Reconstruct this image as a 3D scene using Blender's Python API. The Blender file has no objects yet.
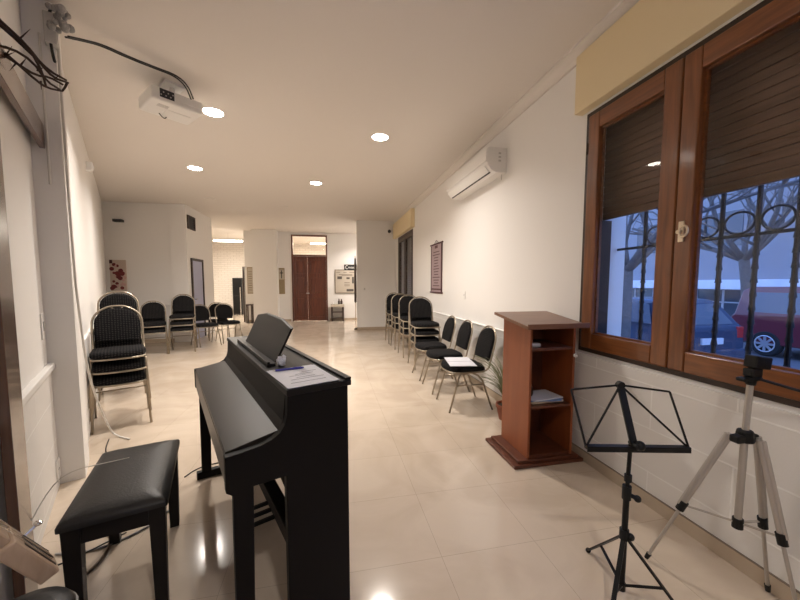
import bpy, bmesh, random
from math import sin, cos, pi, radians, atan2, sqrt, tan, atan
from mathutils import Vector as V, Matrix
random.seed(7)
scene = bpy.context.scene
COL = scene.collection

# ------------------------------------------------------------------ materials
def mat(name, col, rough=.5, metal=0., noise=0., nscale=8., bump=0., bscale=60., coat=0., spec=None):
    m = bpy.data.materials.new(name); m.use_nodes = True
    nt = m.node_tree; b = nt.nodes['Principled BSDF']
    b.inputs['Base Color'].default_value = (*col, 1)
    b.inputs['Roughness'].default_value = rough
    b.inputs['Metallic'].default_value = metal
    if spec is not None: b.inputs['Specular IOR Level'].default_value = spec
    if coat:
        b.inputs['Coat Weight'].default_value = coat; b.inputs['Coat Roughness'].default_value = .08
    tc = nt.nodes.new('ShaderNodeTexCoord')
    if noise:
        n = nt.nodes.new('ShaderNodeTexNoise'); n.inputs['Scale'].default_value = nscale; n.inputs['Detail'].default_value = 4
        r = nt.nodes.new('ShaderNodeMix'); r.data_type = 'RGBA'
        r.inputs[6].default_value = (*[c*(1-noise) for c in col], 1); r.inputs[7].default_value = (*[min(1, c*(1+noise)) for c in col], 1)
        nt.links.new(tc.outputs['Object'], n.inputs['Vector']); nt.links.new(n.outputs['Fac'], r.inputs[0])
        nt.links.new(r.outputs[2], b.inputs['Base Color'])
    if bump:
        n = nt.nodes.new('ShaderNodeTexNoise'); n.inputs['Scale'].default_value = bscale; n.inputs['Detail'].default_value = 3
        bp = nt.nodes.new('ShaderNodeBump'); bp.inputs['Strength'].default_value = bump; bp.inputs['Distance'].default_value = .01
        nt.links.new(tc.outputs['Object'], n.inputs['Vector']); nt.links.new(n.outputs['Fac'], bp.inputs['Height'])
        nt.links.new(bp.outputs['Normal'], b.inputs['Normal'])
    return m

def wood(name, c1, c2, rough=.35, scale=(14, 14, 1.2), coat=0.):
    m = bpy.data.materials.new(name); m.use_nodes = True
    nt = m.node_tree; b = nt.nodes['Principled BSDF']; b.inputs['Roughness'].default_value = rough
    if coat: b.inputs['Coat Weight'].default_value = coat; b.inputs['Coat Roughness'].default_value = .12
    tc = nt.nodes.new('ShaderNodeTexCoord'); mp = nt.nodes.new('ShaderNodeMapping'); mp.inputs['Scale'].default_value = scale
    n = nt.nodes.new('ShaderNodeTexNoise'); n.inputs['Scale'].default_value = 2.2; n.inputs['Detail'].default_value = 6; n.inputs['Distortion'].default_value = .6
    r = nt.nodes.new('ShaderNodeValToRGB'); r.color_ramp.elements[0].position = .3; r.color_ramp.elements[1].position = .72
    r.color_ramp.elements[0].color = (*c1, 1); r.color_ramp.elements[1].color = (*c2, 1)
    nt.links.new(tc.outputs['Object'], mp.inputs['Vector']); nt.links.new(mp.outputs['Vector'], n.inputs['Vector'])
    nt.links.new(n.outputs['Fac'], r.inputs[0]); nt.links.new(r.outputs[0], b.inputs['Base Color'])
    return m

def emit(name, col, s):
    m = bpy.data.materials.new(name); m.use_nodes = True
    b = m.node_tree.nodes['Principled BSDF']; b.inputs['Base Color'].default_value = (*col, 1)
    b.inputs['Emission Color'].default_value = (*col, 1); b.inputs['Emission Strength'].default_value = s
    return m

def glass(name, tint=(1, 1, 1), fac=None, ior=1.45):
    m = bpy.data.materials.new(name); m.use_nodes = True
    nt = m.node_tree; nt.nodes.clear()
    o = nt.nodes.new('ShaderNodeOutputMaterial'); mx = nt.nodes.new('ShaderNodeMixShader')
    t = nt.nodes.new('ShaderNodeBsdfTransparent'); t.inputs[0].default_value = (*tint, 1)
    g = nt.nodes.new('ShaderNodeBsdfGlossy'); g.inputs['Roughness'].default_value = .01
    f = nt.nodes.new('ShaderNodeFresnel'); f.inputs[0].default_value = ior
    ge = nt.nodes.new('ShaderNodeNewGeometry'); k = nt.nodes.new('ShaderNodeMath'); k.operation = 'SUBTRACT'; k.inputs[0].default_value = 1
    k2 = nt.nodes.new('ShaderNodeMath'); k2.operation = 'MULTIPLY'
    nt.links.new(ge.outputs['Backfacing'], k.inputs[1]); nt.links.new(k.outputs[0], k2.inputs[0]); nt.links.new(f.outputs[0], k2.inputs[1])
    nt.links.new(k2.outputs[0], mx.inputs[0]); nt.links.new(t.outputs[0], mx.inputs[1]); nt.links.new(g.outputs[0], mx.inputs[2])
    nt.links.new(mx.outputs[0], o.inputs[0])
    return m

def floor_mat():
    m = bpy.data.materials.new('polished_tile'); m.use_nodes = True
    nt = m.node_tree; b = nt.nodes['Principled BSDF']
    tc = nt.nodes.new('ShaderNodeTexCoord'); mp = nt.nodes.new('ShaderNodeMapping')
    mp.inputs['Location'].default_value = (-.545, -1.565, 0)
    br = nt.nodes.new('ShaderNodeTexBrick'); br.offset = 0; br.inputs['Scale'].default_value = 1
    br.inputs['Brick Width'].default_value = .5275; br.inputs['Row Height'].default_value = .5275
    br.inputs['Mortar Size'].default_value = .0014; br.inputs['Mortar Smooth'].default_value = .3; br.inputs['Bias'].default_value = 0
    br.inputs['Color1'].default_value = (.63, .53, .425, 1); br.inputs['Color2'].default_value = (.605, .505, .405, 1)
    br.inputs['Mortar'].default_value = (.43, .355, .28, 1)
    n = nt.nodes.new('ShaderNodeTexNoise'); n.inputs['Scale'].default_value = 1.8; n.inputs['Detail'].default_value = 7; n.inputs['Distortion'].default_value = 1.4
    r = nt.nodes.new('ShaderNodeValToRGB'); r.color_ramp.elements[0].color = (.88, .86, .84, 1); r.color_ramp.elements[1].color = (1, 1, 1, 1)
    r.color_ramp.elements[0].position = .35; r.color_ramp.elements[1].position = .6
    mu = nt.nodes.new('ShaderNodeMix'); mu.data_type = 'RGBA'; mu.blend_type = 'MULTIPLY'; mu.inputs[0].default_value = 1
    L = nt.links.new
    L(tc.outputs['Object'], mp.inputs['Vector']); L(mp.outputs['Vector'], br.inputs['Vector'])
    L(tc.outputs['Object'], n.inputs['Vector']); L(n.outputs['Fac'], r.inputs[0])
    L(br.outputs['Color'], mu.inputs[6]); L(r.outputs[0], mu.inputs[7]); L(mu.outputs[2], b.inputs['Base Color'])
    b.inputs['Roughness'].default_value = .11; b.inputs['Specular IOR Level'].default_value = .62
    return m

def block_wall_mat(name, rot):
    """painted wainscot blocks: pale joints at fixed heights and regular uprights along the wall"""
    m = mat(name, (.80, .77, .735), .55)
    nt = m.node_tree; b = nt.nodes['Principled BSDF']; L = nt.links.new
    tc = nt.nodes.new('ShaderNodeTexCoord'); mp = nt.nodes.new('ShaderNodeMapping')
    mp.vector_type = 'POINT'; mp.inputs['Rotation'].default_value = rot; mp.inputs['Location'].default_value = (.1, .335, 0)
    br = nt.nodes.new('ShaderNodeTexBrick'); br.offset = .5; br.inputs['Scale'].default_value = 1
    br.inputs['Brick Width'].default_value = .9; br.inputs['Row Height'].default_value = .275
    br.inputs['Mortar Size'].default_value = .006; br.inputs['Mortar Smooth'].default_value = .6
    br.inputs['Color1'].default_value = (.76, .73, .695, 1); br.inputs['Color2'].default_value = (.745, .715, .68, 1); br.inputs['Mortar'].default_value = (.86, .84, .81, 1)
    n = nt.nodes.new('ShaderNodeTexNoise'); n.inputs['Scale'].default_value = 90
    ad = nt.nodes.new('ShaderNodeMath'); ad.operation = 'MULTIPLY_ADD'; ad.inputs[1].default_value = .25
    bp = nt.nodes.new('ShaderNodeBump'); bp.inputs['Strength'].default_value = .25; bp.inputs['Distance'].default_value = .006
    L(tc.outputs['Object'], mp.inputs['Vector']); L(mp.outputs['Vector'], br.inputs['Vector']); L(tc.outputs['Object'], n.inputs['Vector'])
    L(br.outputs['Color'], b.inputs['Base Color']); L(n.outputs['Fac'], ad.inputs[0]); L(br.outputs['Fac'], ad.inputs[2])
    L(ad.outputs[0], bp.inputs['Height']); L(bp.outputs['Normal'], b.inputs['Normal'])
    return m

def brick_mat(name, c, c2, mortar, w, h, ms=.012):
    m = mat(name, c, .6); nt = m.node_tree; b = nt.nodes['Principled BSDF']; L = nt.links.new
    tc = nt.nodes.new('ShaderNodeTexCoord'); mp = nt.nodes.new('ShaderNodeMapping'); mp.inputs['Rotation'].default_value = (radians(90), 0, 0)
    br = nt.nodes.new('ShaderNodeTexBrick'); br.inputs['Scale'].default_value = 1; br.inputs['Brick Width'].default_value = w; br.inputs['Row Height'].default_value = h
    br.inputs['Mortar Size'].default_value = ms
    br.inputs['Color1'].default_value = (*c, 1); br.inputs['Color2'].default_value = (*c2, 1); br.inputs['Mortar'].default_value = (*mortar, 1)
    bp = nt.nodes.new('ShaderNodeBump'); bp.inputs['Strength'].default_value = .6; bp.inputs['Distance'].default_value = .01; bp.invert = True
    L(tc.outputs['Object'], mp.inputs['Vector']); L(mp.outputs['Vector'], br.inputs['Vector']); L(br.outputs['Color'], b.inputs['Base Color'])
    L(br.outputs['Fac'], bp.inputs['Height']); L(bp.outputs['Normal'], b.inputs['Normal'])
    return m

def fabric_mat():
    m = mat('dotted_black_fabric', (.006, .006, .007), .9, spec=.08); nt = m.node_tree; b = nt.nodes['Principled BSDF']; L = nt.links.new
    tc = nt.nodes.new('ShaderNodeTexCoord'); v = nt.nodes.new('ShaderNodeTexVoronoi'); v.inputs['Scale'].default_value = 42; v.inputs['Randomness'].default_value = .15
    r = nt.nodes.new('ShaderNodeValToRGB'); r.color_ramp.elements[0].position = .22; r.color_ramp.elements[1].position = .34
    r.color_ramp.elements[0].color = (.040, .036, .034, 1); r.color_ramp.elements[1].color = (.006, .006, .007, 1)
    sx_ = nt.nodes.new('ShaderNodeSeparateXYZ'); ad = nt.nodes.new('ShaderNodeMath'); cb_ = nt.nodes.new('ShaderNodeCombineXYZ')
    L(tc.outputs['Object'], sx_.inputs[0]); L(sx_.outputs['Y'], ad.inputs[0]); L(sx_.outputs['Z'], ad.inputs[1]); L(sx_.outputs['X'], cb_.inputs[0]); L(ad.outputs[0], cb_.inputs[1])
    v.voronoi_dimensions = '2D'
    L(cb_.outputs[0], v.inputs['Vector']); L(v.outputs['Distance'], r.inputs[0]); L(r.outputs[0], b.inputs['Base Color'])
    return m

M = dict(
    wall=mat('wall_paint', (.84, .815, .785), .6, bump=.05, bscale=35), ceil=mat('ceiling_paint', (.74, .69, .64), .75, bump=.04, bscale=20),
    wains=block_wall_mat('wainscot_blocks_right', (0, radians(-90), radians(-90))),
    ledge=mat('ledge_paint', (.84, .82, .79), .45), tile=floor_mat(), skirt=mat('skirting_tile', (.50, .40, .30), .25, noise=.12, nscale=5),
    skirt_line=mat('skirting_edge', (.20, .16, .12), .5),
    bulk=mat('cream_box_paint', (.82, .68, .43), .55, noise=.04, nscale=2),
    frame=wood('varnished_frame', (.135, .044, .014), (.255, .088, .026), .3, (16, 16, 1.4), .4),
    frameh=wood('varnished_rail', (.135, .044, .014), (.255, .088, .026), .3, (16, 1.4, 16), .4),
    frdark=mat('dark_frame_edge', (.03, .016, .01), .5), slat=wood('shutter_slat', (.12, .058, .028), (.19, .095, .05), .5, (8, 1., 20)),
    door=wood('dark_door', (.075, .018, .008), (.145, .037, .014), .35, (16, 16, 1.1), .3), iron=mat('wrought_iron', (.012, .012, .016), .6),
    glass=glass('window_glass', (.96, .98, 1)), tglass=glass('transom_glass', (.98, .97, .95)),
    black=mat('piano_black', (.0055, .0042, .0038), .48, noise=.25, nscale=3, spec=.14), blacks=mat('satin_black_wood', (.010, .008, .0072), .42, spec=.2), keylid=mat('key_cover', (.016, .0115, .009), .34, spec=.3),
    slip=mat('key_slip', (.10, .08, .065), .35), leather=mat('black_vinyl', (.011, .010, .010), .40, spec=.4, bump=.12, bscale=120),
    metalb=mat('black_metal', (.006, .0055, .0055), .42, spec=.25), rubber=mat('black_plastic', (.008, .008, .008), .5, spec=.3), alu=mat('champagne_aluminium', (.50, .465, .425), .40, .7),
    chairm=mat('champagne_tube', (.36, .305, .235), .34, .8), fabric=fabric_mat(), seatu=mat('seat_underside', (.02, .018, .016), .8),
    ply=wood('lectern_wood', (.215, .052, .014), (.29, .078, .022), .42, (5, 5, .8)), plyd=wood('lectern_dark', (.085, .024, .011), (.13, .037, .016), .4, (5, 5, 2)),
    plyt=wood('lectern_top', (.17, .075, .042), (.235, .11, .062), .3, (2, 6, 6)),
    white=mat('white_plastic', (.82, .80, .77), .35), grayp=mat('grey_plastic', (.55, .53, .50), .45), vent=mat('dark_vent', (.03, .03, .032), .6),
    paper=mat('white_paper', (.66, .66, .71), .7), ink=mat('ink_line', (.16, .15, .2), .8), blue=mat('blue_pen', (.03, .03, .28), .3), bluep=mat('blue_print', (.16, .25, .48), .6),
    pages=mat('page_edges', (.75, .62, .45), .8), terra=mat('terracotta', (.24, .07, .035), .6), leaf=mat('dry_leaf', (.23, .25, .14), .6), soil=mat('soil', (.04, .03, .02), .95),
    bark=mat('thorn_bark', (.055, .030, .020), .7, noise=.3, nscale=30), cross=wood('varnished_cross', (.060, .022, .011), (.11, .042, .02), .27, (14, 14, 1.2), .6),
    cable=mat('black_cable', (.01, .01, .01), .5), wcable=mat('white_cable', (.68, .65, .60), .5), bcable=mat('brown_cable', (.20, .14, .10), .5), gcable=mat('grey_cable', (.33, .32, .31), .5),
    chrome=mat('chrome', (.8, .78, .75), .18, 1.), brass=mat('brass_handle', (.74, .62, .46), .3, .7),
    poster=mat('mauve_print', (.36, .27, .28), .7, noise=.1, nscale=6), maroon=mat('maroon_border', (.075, .022, .026), .6),
    board=mat('grey_board', (.50, .44, .36), .6), bframe=mat('board_frame', (.20, .16, .13), .5), photo=mat('dark_photo', (.09, .075, .065), .5), tan=mat('tan_panel', (.30, .23, .13), .6),
    sign=mat('black_sign', (.012, .012, .012), .5), signw=mat('white_lettering', (.85, .83, .8), .5),
    red=mat('dark_red_blossom', (.16, .022, .024), .7, noise=.4, nscale=14), pink=mat('pink_blossom', (.58, .36, .33), .7), canvas=mat('pale_canvas', (.58, .47, .40), .7),
    brick=brick_mat('white_brick', (.80, .74, .68), (.76, .70, .64), (.62, .56, .5), .26, .085, .008), dwood=wood('dark_stool_wood', (.03, .015, .01), (.06, .028, .016), .4),
    instr=wood('pale_instrument_wood', (.44, .31, .21), (.58, .43, .31), .4), slot=mat('dark_slot', (.05, .03, .02), .7), plank=wood('brown_plank', (.16, .085, .045), (.24, .135, .075), .45),
    asphalt=mat('asphalt', (.16, .16, .17), .55, noise=.2, nscale=4), pave=mat('pavement', (.34, .34, .36), .7, noise=.1, nscale=3),
    facade=mat('grey_facade', (.27, .27, .29), .8, noise=.1, nscale=1), canopy=mat('pale_canopy', (.72, .74, .80), .7, noise=.15, nscale=2), shopg=mat('shop_glass', (.09, .10, .12), .15), mull=mat('pale_mullion', (.6, .6, .62), .6), revl=mat('outer_render', (.40, .40, .41), .8),
    carb=mat('dark_blue_car_paint', (.035, .055, .10), .25, coat=.6), carr=mat('maroon_car_paint', (.15, .025, .035), .28, coat=.6), carg=mat('car_glass', (.12, .14, .17), .08), tyre=mat('tyre', (.015, .015, .016), .8),
    rim=mat('alloy_rim', (.55, .56, .6), .3, .6), tail=mat('tail_lamp', (.45, .03, .03), .2), lampw=mat('clear_lamp', (.7, .72, .75), .15), plate=mat('pale_plate', (.7, .72, .75), .5), trunk=mat('tree_bark', (.13, .12, .115), .9, noise=.3, nscale=12),
    lamp=emit('downlight_glow', (1, .93, .85), 30), off=mat('unlit_diffuser', (.70, .64, .58), .4), tube=emit('tube_glow', (1, .93, .83), 14),
    curtain=mat('pale_bluish_pane', (.40, .42, .58), .4), shut=mat('grey_shutter', (.14, .115, .10), .5),
)

# ------------------------------------------------------------------ mesh helpers
class MB:
    def __init__(s): s.bm = bmesh.new()
    def box(s, c, size, rot=None):
        r = bmesh.ops.create_cube(s.bm, size=1)
        mtx = Matrix.Translation(c) @ (rot if rot is not None else Matrix.Identity(4)) @ Matrix.Diagonal((*size, 1))
        bmesh.ops.transform(s.bm, matrix=mtx, verts=r['verts']); return s
    def bb(s, x0, x1, y0, y1, z0, z1):
        return s.box(((x0+x1)/2, (y0+y1)/2, (z0+z1)/2), (abs(x1-x0), abs(y1-y0), abs(z1-z0)))
    def beam(s, a, b, w, h, up=(0, 0, 1)):
        a = V(a); b = V(b); d = (b-a); L = d.length; d.normalize(); u = V(up)
        if abs(d.dot(u)) > .98: u = V((0, 1, 0))
        x = d.cross(u).normalized(); z = x.cross(d).normalized()
        R = Matrix((x, d, z)).transposed().to_4x4()
        return s.box((a+b)/2, (w, L, h), R)
    def cyl(s, a, b, r0, r1=None, seg=14):
        a = V(a); b = V(b); r1 = r0 if r1 is None else r1; d = b-a
        R = d.to_track_quat('Z', 'Y').to_matrix().to_4x4()
        bmesh.ops.create_cone(s.bm, cap_ends=True, segments=seg, radius1=r0, radius2=r1, depth=d.length, matrix=Matrix.Translation((a+b)/2) @ R); return s
    def sph(s, c, r, sc=(1, 1, 1), u=14, v=9):
        bmesh.ops.create_uvsphere(s.bm, u_segments=u, v_segments=v, radius=r, matrix=Matrix.Translation(c) @ Matrix.Diagonal((*sc, 1))); return s
    def tube(s, pts, r, seg=8, closed=False, smooth=0):
        P = [V(p) for p in pts]
        for _ in range(smooth):
            Q = []
            n = len(P)
            for i in range(n if closed else n-1):
                a, b = P[i], P[(i+1) % n]; Q += [a*.75+b*.25, a*.25+b*.75]
            P = Q if closed else [P[0]]+Q+[P[-1]]
        n = len(P); rs = r if isinstance(r, (list, tuple)) else None
        rings = []; prev = None
        for i, p in enumerate(P):
            if closed: t = P[(i+1) % n]-P[i-1]
            else: t = P[min(i+1, n-1)]-P[max(i-1, 0)]
            t.normalize()
            if prev is None:
                a = V((0, 0, 1)) if abs(t.z) < .9 else V((1, 0, 0)); nx = t.cross(a).normalized()
            else:
                nx = (prev-t*prev.dot(t)).normalized()
            prev = nx; ny = t.cross(nx)
            rr = r if rs is None else rs[0]+(rs[1]-rs[0])*i/max(1, n-1)
            rings.append([s.bm.verts.new(p+(nx*cos(2*pi*k/seg)+ny*sin(2*pi*k/seg))*rr) for k in range(seg)])
        for i in range(n if closed else n-1):
            A, B = rings[i], rings[(i+1) % n]
            for k in range(seg): s.bm.faces.new((A[k], A[(k+1) % seg], B[(k+1) % seg], B[k]))
        if not closed:
            s.bm.faces.new(rings[0][::-1]); s.bm.faces.new(rings[-1])
        return s
    def prism(s, pts, a, b, axes='yz'):
        """outline pts in the plane named by axes, extruded from a to b along the remaining axis"""
        ax = {'yz': 0, 'xz': 1, 'xy': 2}[axes]
        def mk(p, t):
            q = [0, 0, 0]; ids = [i for i in range(3) if i != ax]; q[ids[0]], q[ids[1]] = p; q[ax] = t; return s.bm.verts.new(q)
        A = [mk(p, a) for p in pts]; B = [mk(p, b) for p in pts]; n = len(pts)
        s.bm.faces.new(A[::-1]); s.bm.faces.new(B)
        for i in range(n): s.bm.faces.new((A[i], A[(i+1) % n], B[(i+1) % n], B[i]))
        return s
    def lathe(s, prof, c=(0, 0, 0), seg=24, mtx=None, cap=True):
        mtx = mtx or Matrix.Translation(c); rings = []
        for r, z in prof:
            rings.append([s.bm.verts.new(mtx @ V((max(r, 1e-4)*cos(2*pi*k/seg), max(r, 1e-4)*sin(2*pi*k/seg), z))) for k in range(seg)])
        for A, B in zip(rings, rings[1:]):
            for k in range(seg): s.bm.faces.new((A[k], A[(k+1) % seg], B[(k+1) % seg], B[k]))
        if cap: s.bm.faces.new(rings[0][::-1]); s.bm.faces.new(rings[-1])
        return s
    def quad(s, *p): s.bm.faces.new([s.bm.verts.new(q) for q in p]); return s
    def loft(s, rings, cap=True):
        R = [[s.bm.verts.new(p) for p in r] for r in rings]; n = len(R[0])
        for A, B in zip(R, R[1:]):
            for k in range(n): s.bm.faces.new((A[k], A[(k+1) % n], B[(k+1) % n], B[k]))
        if cap: s.bm.faces.new(R[0][::-1]); s.bm.faces.new(R[-1])
        return s
    def build(s, name, m, parent=None, bevel=0, smooth=False, seg=2):
        bmesh.ops.recalc_face_normals(s.bm, faces=s.bm.faces)
        me = bpy.data.meshes.new(name); s.bm.to_mesh(me); s.bm.free()
        for q in (m if isinstance(m, (list, tuple)) else [m]): me.materials.append(q)
        o = bpy.data.objects.new(name, me); COL.objects.link(o)
        if parent: o.parent = parent
        if smooth:
            for p in me.polygons: p.use_smooth = True
        if bevel:
            b = o.modifiers.new('bevel', 'BEVEL'); b.width = bevel; b.segments = seg; b.limit_method = 'ANGLE'; b.angle_limit = radians(35)
            if smooth: b.harden_normals = False
        return o

def auto(o, ang=40):
    for p in o.data.polygons: p.use_smooth = True
    o.data.set_sharp_from_angle(angle=radians(ang)); return o
def tag(o, label, cat, group=None):
    o['label'] = label; o['category'] = cat
    if group: o['group'] = group
    return o
def thing(name, label, cat, loc=(0, 0, 0), rz=0, group=None):
    o = bpy.data.objects.new(name, None); o.empty_display_size = .1; COL.objects.link(o); o.location = loc; o.rotation_euler = (0, 0, rz)
    return tag(o, label, cat, group)
def struct(o): o['kind'] = 'structure'; return o
def dup(root, loc, rz, label, group=None):
    r = root.copy(); COL.objects.link(r); r.location = loc; r.rotation_euler = (0, 0, rz); r['label'] = label
    if group: r['group'] = group
    for ch in [c for c in root.children]:
        c = ch.copy(); COL.objects.link(c); c.parent = r
        for g in [k for k in ch.children]:
            d = g.copy(); COL.objects.link(d); d.parent = c
    return r

# ------------------------------------------------------------------ room layout
CEIL = 3.22; RX = 1.97; RO = 2.36; WT = .85
D = V((-.4556, .8902, 0)); N = V((.8902, .4556, 0))          # along / out of the slanting left wall
E1 = V((-1.872, 2.704, 0)); E2 = V((-1.74, 2.772, 0)); LROT = atan2(D.y, D.x)
struct(MB().bb(-9, RO, -2.4, 17.6, -.1, 0).build('floor', M['tile']))
struct(MB().bb(-9, RO, -2.4, 17.6, CEIL, CEIL+.15).build('ceiling', M['ceil']))

# right wall with two window openings, plus an added one behind the camera
wy0, wy1, wz0, wz1 = .88, 2.36, .865, 2.685
fy0, fy1, fz0, fz1 = 7.95, 9.66, .95, 2.68
w = MB()
by0, by1 = -1.9, -.15
w.bb(RX, RO, -2.4, by0, 0, CEIL).bb(RX, RO, by1, wy0, 0, CEIL).bb(RX, RO, by0, by1, 0, wz0).bb(RX, RO, by0, by1, wz1, CEIL).bb(RX, RO, wy1, fy0, 0, CEIL).bb(RX, RO, fy1, 17.6, 0, CEIL)
w.bb(RX, RO, wy0, wy1, 0, wz0).bb(RX, RO, wy0, wy1, wz1, CEIL).bb(RX, RO, fy0, fy1, 0, fz0).bb(RX, RO, fy0, fy1, fz1, CEIL)
struct(w.build('wall_right', M['wall']))
struct(MB().bb(RX-.022, RX, -2.3, 10.1, .085, WT-.012).build('trim_1', M['wains']))
struct(MB().bb(RX-.034, RX, wy1+.04, 10.1, WT-.012, WT+.008).build('trim_2', M['ledge'], bevel=.006))
b = struct(MB().bb(RX-.03, RX, -2.3, 10.1, 0, .08).build('baseboard_right', M['skirt']))
MB().bb(RX-.0305, RX, -2.3, 10.1, .08, .086).build('top_edge', M['skirt_line'], b)
cv = []
for k in range(7):
    a = k/6*pi/2; cv.append((RX-.085+.085*sin(a), CEIL-.085+.085*(1-cos(a)) - .0))
struct(MB().prism([(RX, CEIL), (RX-.095, CEIL), (RX-.095, CEIL-.02), (RX-.07, CEIL-.03), (RX-.035, CEIL-.06), (RX-.02, CEIL-.085), (RX, CEIL-.085)], -2.3, 10.1, 'xz').build('trim_3', M['ceil']))

# left walls (the near stretch is set back behind a step)
def along(base, t0, t1, o0, o1, z0, z1, name, m):
    """slab along the left wall: t along, o out of the wall"""
    mb = MB(); P = [base+D*t0+N*o0, base+D*t1+N*o0, base+D*t1+N*o1, base+D*t0+N*o1]
    mb.prism([(p.x, p.y) for p in P], z0, z1, 'xy'); return mb.build(name, m)
struct(along(E1, -6.2, 0, -.35, 0, 0, CEIL, 'wall_left', M['wall']))
struct(along(E2, 0, .32, -.3, 0, 0, CEIL, 'wall_pier', M['wall']))
E3 = E2+D*.32-N*.045
struct(along(E3, 0, 6.9, -.4, 0, 0, CEIL, 'wall_left', M['wall']))
def wains_left(base, t0, t1, nm):
    o = along(base, t0, t1, .0, .018, 0, WT-.012, nm, M['wains_l']); struct(o)
    return o
M['wains_l'] = block_wall_mat('wainscot_blocks_left', (radians(90), 0, 0))
def slab_local(base, t0, t1, o1, z0, z1, name, m, bev=0):
    r = MB().bb(t0, t1, -o1, 0, z0, z1).build(name, m, bevel=bev); r.location = base; r.rotation_euler = (0, 0, LROT); return struct(r)
slab_local(E1, -6, 0, .016, 0, WT-.012, 'trim_4', M['wains_l'])
slab_local(E1, -6, 0, .036, WT-.03, WT+.008, 'trim_5', M['ledge'], .006)
slab_local(E3, 0, 6.6, .014, 0, WT+.02, 'trim_6', M['wains_l'])
slab_local(E3, 0, 6.6, .026, WT+.02, WT+.045, 'trim_7', M['ledge'], .006)

# back of the room
struct(MB().bb(-5.6, -3.6, 8.95, 9.2, 0, CEIL).bb(-3.6, -3.25, 8.9, 10.7, 0, CEIL).build('wall_back', M['wall']))
struct(MB().bb(-5.4, -3.6, 8.925, 8.95, WT+.02, WT+.05).build('trim_8', M['ledge']))
struct(MB().bb(-9, -3.6, 10.5, 10.7, 0, CEIL).bb(-9, -8.8, 10.7, 16.5, 0, CEIL).build('wall_side', M['wall']))
struct(MB().bb(-9, RO, 16.5, 16.7, 0, CEIL).build('wall_rear', M['brick']))
DY = 12.9; dx0, dx1, dz = -1.31, -.05, 3.13
struct(MB().bb(-2.9, dx0, DY, DY+.15, 0, CEIL).bb(dx1, RX, DY, DY+.15, 0, CEIL).bb(dx0, dx1, DY, DY+.15, dz, CEIL).bb(-2.15, -2.0, DY+.15, 16.5, 0, CEIL).build('wall_door', M['wall']))
struct(MB().bb(-2.55, -1.76, 12.45, DY, 0, CEIL).build('wall_column', M['wall']))
struct(MB().bb(.82, RX, 10.1, 10.35, 0, CEIL).build('wall_return', M['wall']))
struct(MB().bb(.52, RX, -2.4, -2.2, 0, CEIL).build('wall_front', M['wall']))
b = struct(MB().bb(.81, RX-.03, 10.085, 10.1, 0, .08).bb(.805, .82, 10.085, 10.35, 0, .08).build('baseboard_return', M['skirt']))
struct(MB().bb(-2.9, dx0-.06, DY-.012, DY, 0, .08).bb(dx1+.06, RX, DY-.012, DY, 0, .08).build('baseboard_door', M['skirt']))
struct(MB().bb(-5.2, -3.6, 8.935, 8.95, 0, .08).build('baseboard_back', M['skirt']))

# ------------------------------------------------------------------ near window
W = struct(MB().bb(RX-.012, RX+.1, wy1-.03, wy1, wz0, wz1).bb(RX-.012, RX+.1, wy0, wy0+.03, wz0, wz1)
           .bb(RX-.012, RX+.1, wy0+.03, wy1-.03, wz1-.03, wz1).bb(RX-.014, RX+.1, wy0+.03, wy1-.03, wz0, wz0+.03).build('window_1', M['frdark'], bevel=.003))
cz0, cz1 = wz0+.03, wz1-.03; ym = 1.622
def casement(y0, y1, sl, sr):
    fx0, fx1 = RX-.02, RX+.045
    f = MB().bb(fx0, fx1, y0, y0+sl, cz0, cz1).bb(fx0, fx1, y1-sr, y1, cz0, cz1).build('casement_stile', M['frame'], W, bevel=.008)
    r = MB().bb(fx0+.002, fx1-.002, y0+sl, y1-sr, cz0, cz0+.118).bb(fx0+.002, fx1-.002, y0+sl, y1-sr, cz1-.118, cz1).build('casement_rail', M['frameh'], W, bevel=.006)
    i0, i1, j0, j1 = y0+sl, y1-sr, cz0+.118, cz1-.118
    MB().bb(RX+.01, RX+.03, i0, i0+.012, j0, j1).bb(RX+.01, RX+.03, i1-.012, i1, j0, j1).bb(RX+.01, RX+.03, i0, i1, j0, j0+.012).bb(RX+.01, RX+.03, i0, i1, j1-.012, j1).build('glazing_bead', M['frameh'], W)
    MB().box((RX+.02, (i0+i1)/2, (j0+j1)/2), (.004, i1-i0-.004, j1-j0-.004), Matrix.Rotation(radians(3.2 if y0 > 1.5 else 0), 4, 'Z')).build('glass_pane', M['glass'], W)
casement(ym+.003, wy1-.03, .108, .105); casement(wy0+.03, ym-.003, .095, .095)
MB().bb(RX-.03, RX-.02, ym-.062, ym-.03, 1.63, 1.745).cyl((RX-.03, ym-.046, 1.685), (RX-.055, ym-.046, 1.685), .011).tube([(RX-.052+.004*cos(k*pi/8), ym-.052-.026+.026*cos(k*pi/8), 1.685+.03*sin(k*pi/8)) for k in range(16)], .007, 6, True).build('window_handle', M['brass'], W, bevel=.003)
for z in (1.05, 2.42):
    MB().cyl((RX-.02, wy1-.026, z-.04), (RX-.02, wy1-.026, z+.04), .009).build('hinge', M['frdark'], W)
sh = MB(); z = 1.893; 
while z < 2.70:
    sh.prism([(RX+.165, z), (RX+.161, z+.004), (RX+.161, z+.047), (RX+.165, z+.05), (RX+.178, z+.05), (RX+.178, z)], wy0+.004, wy1-.004, 'xz'); z += .0515
sh.build('roller_shutter', M['slat'], W)
MB().bb(RX+.12, RX+.21, wy1-.045, wy1-.001, wz0, 1.885).bb(RX+.12, RX+.21, wy0+.001, wy0+.045, wz0, 1.885).build('shutter_guide', M['frdark'], W)
struct(MB().bb(RX+.1, RO+.03, wy0, wy1, wz0-.03, wz0+.012).build('trim_9', M['revl']))
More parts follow.
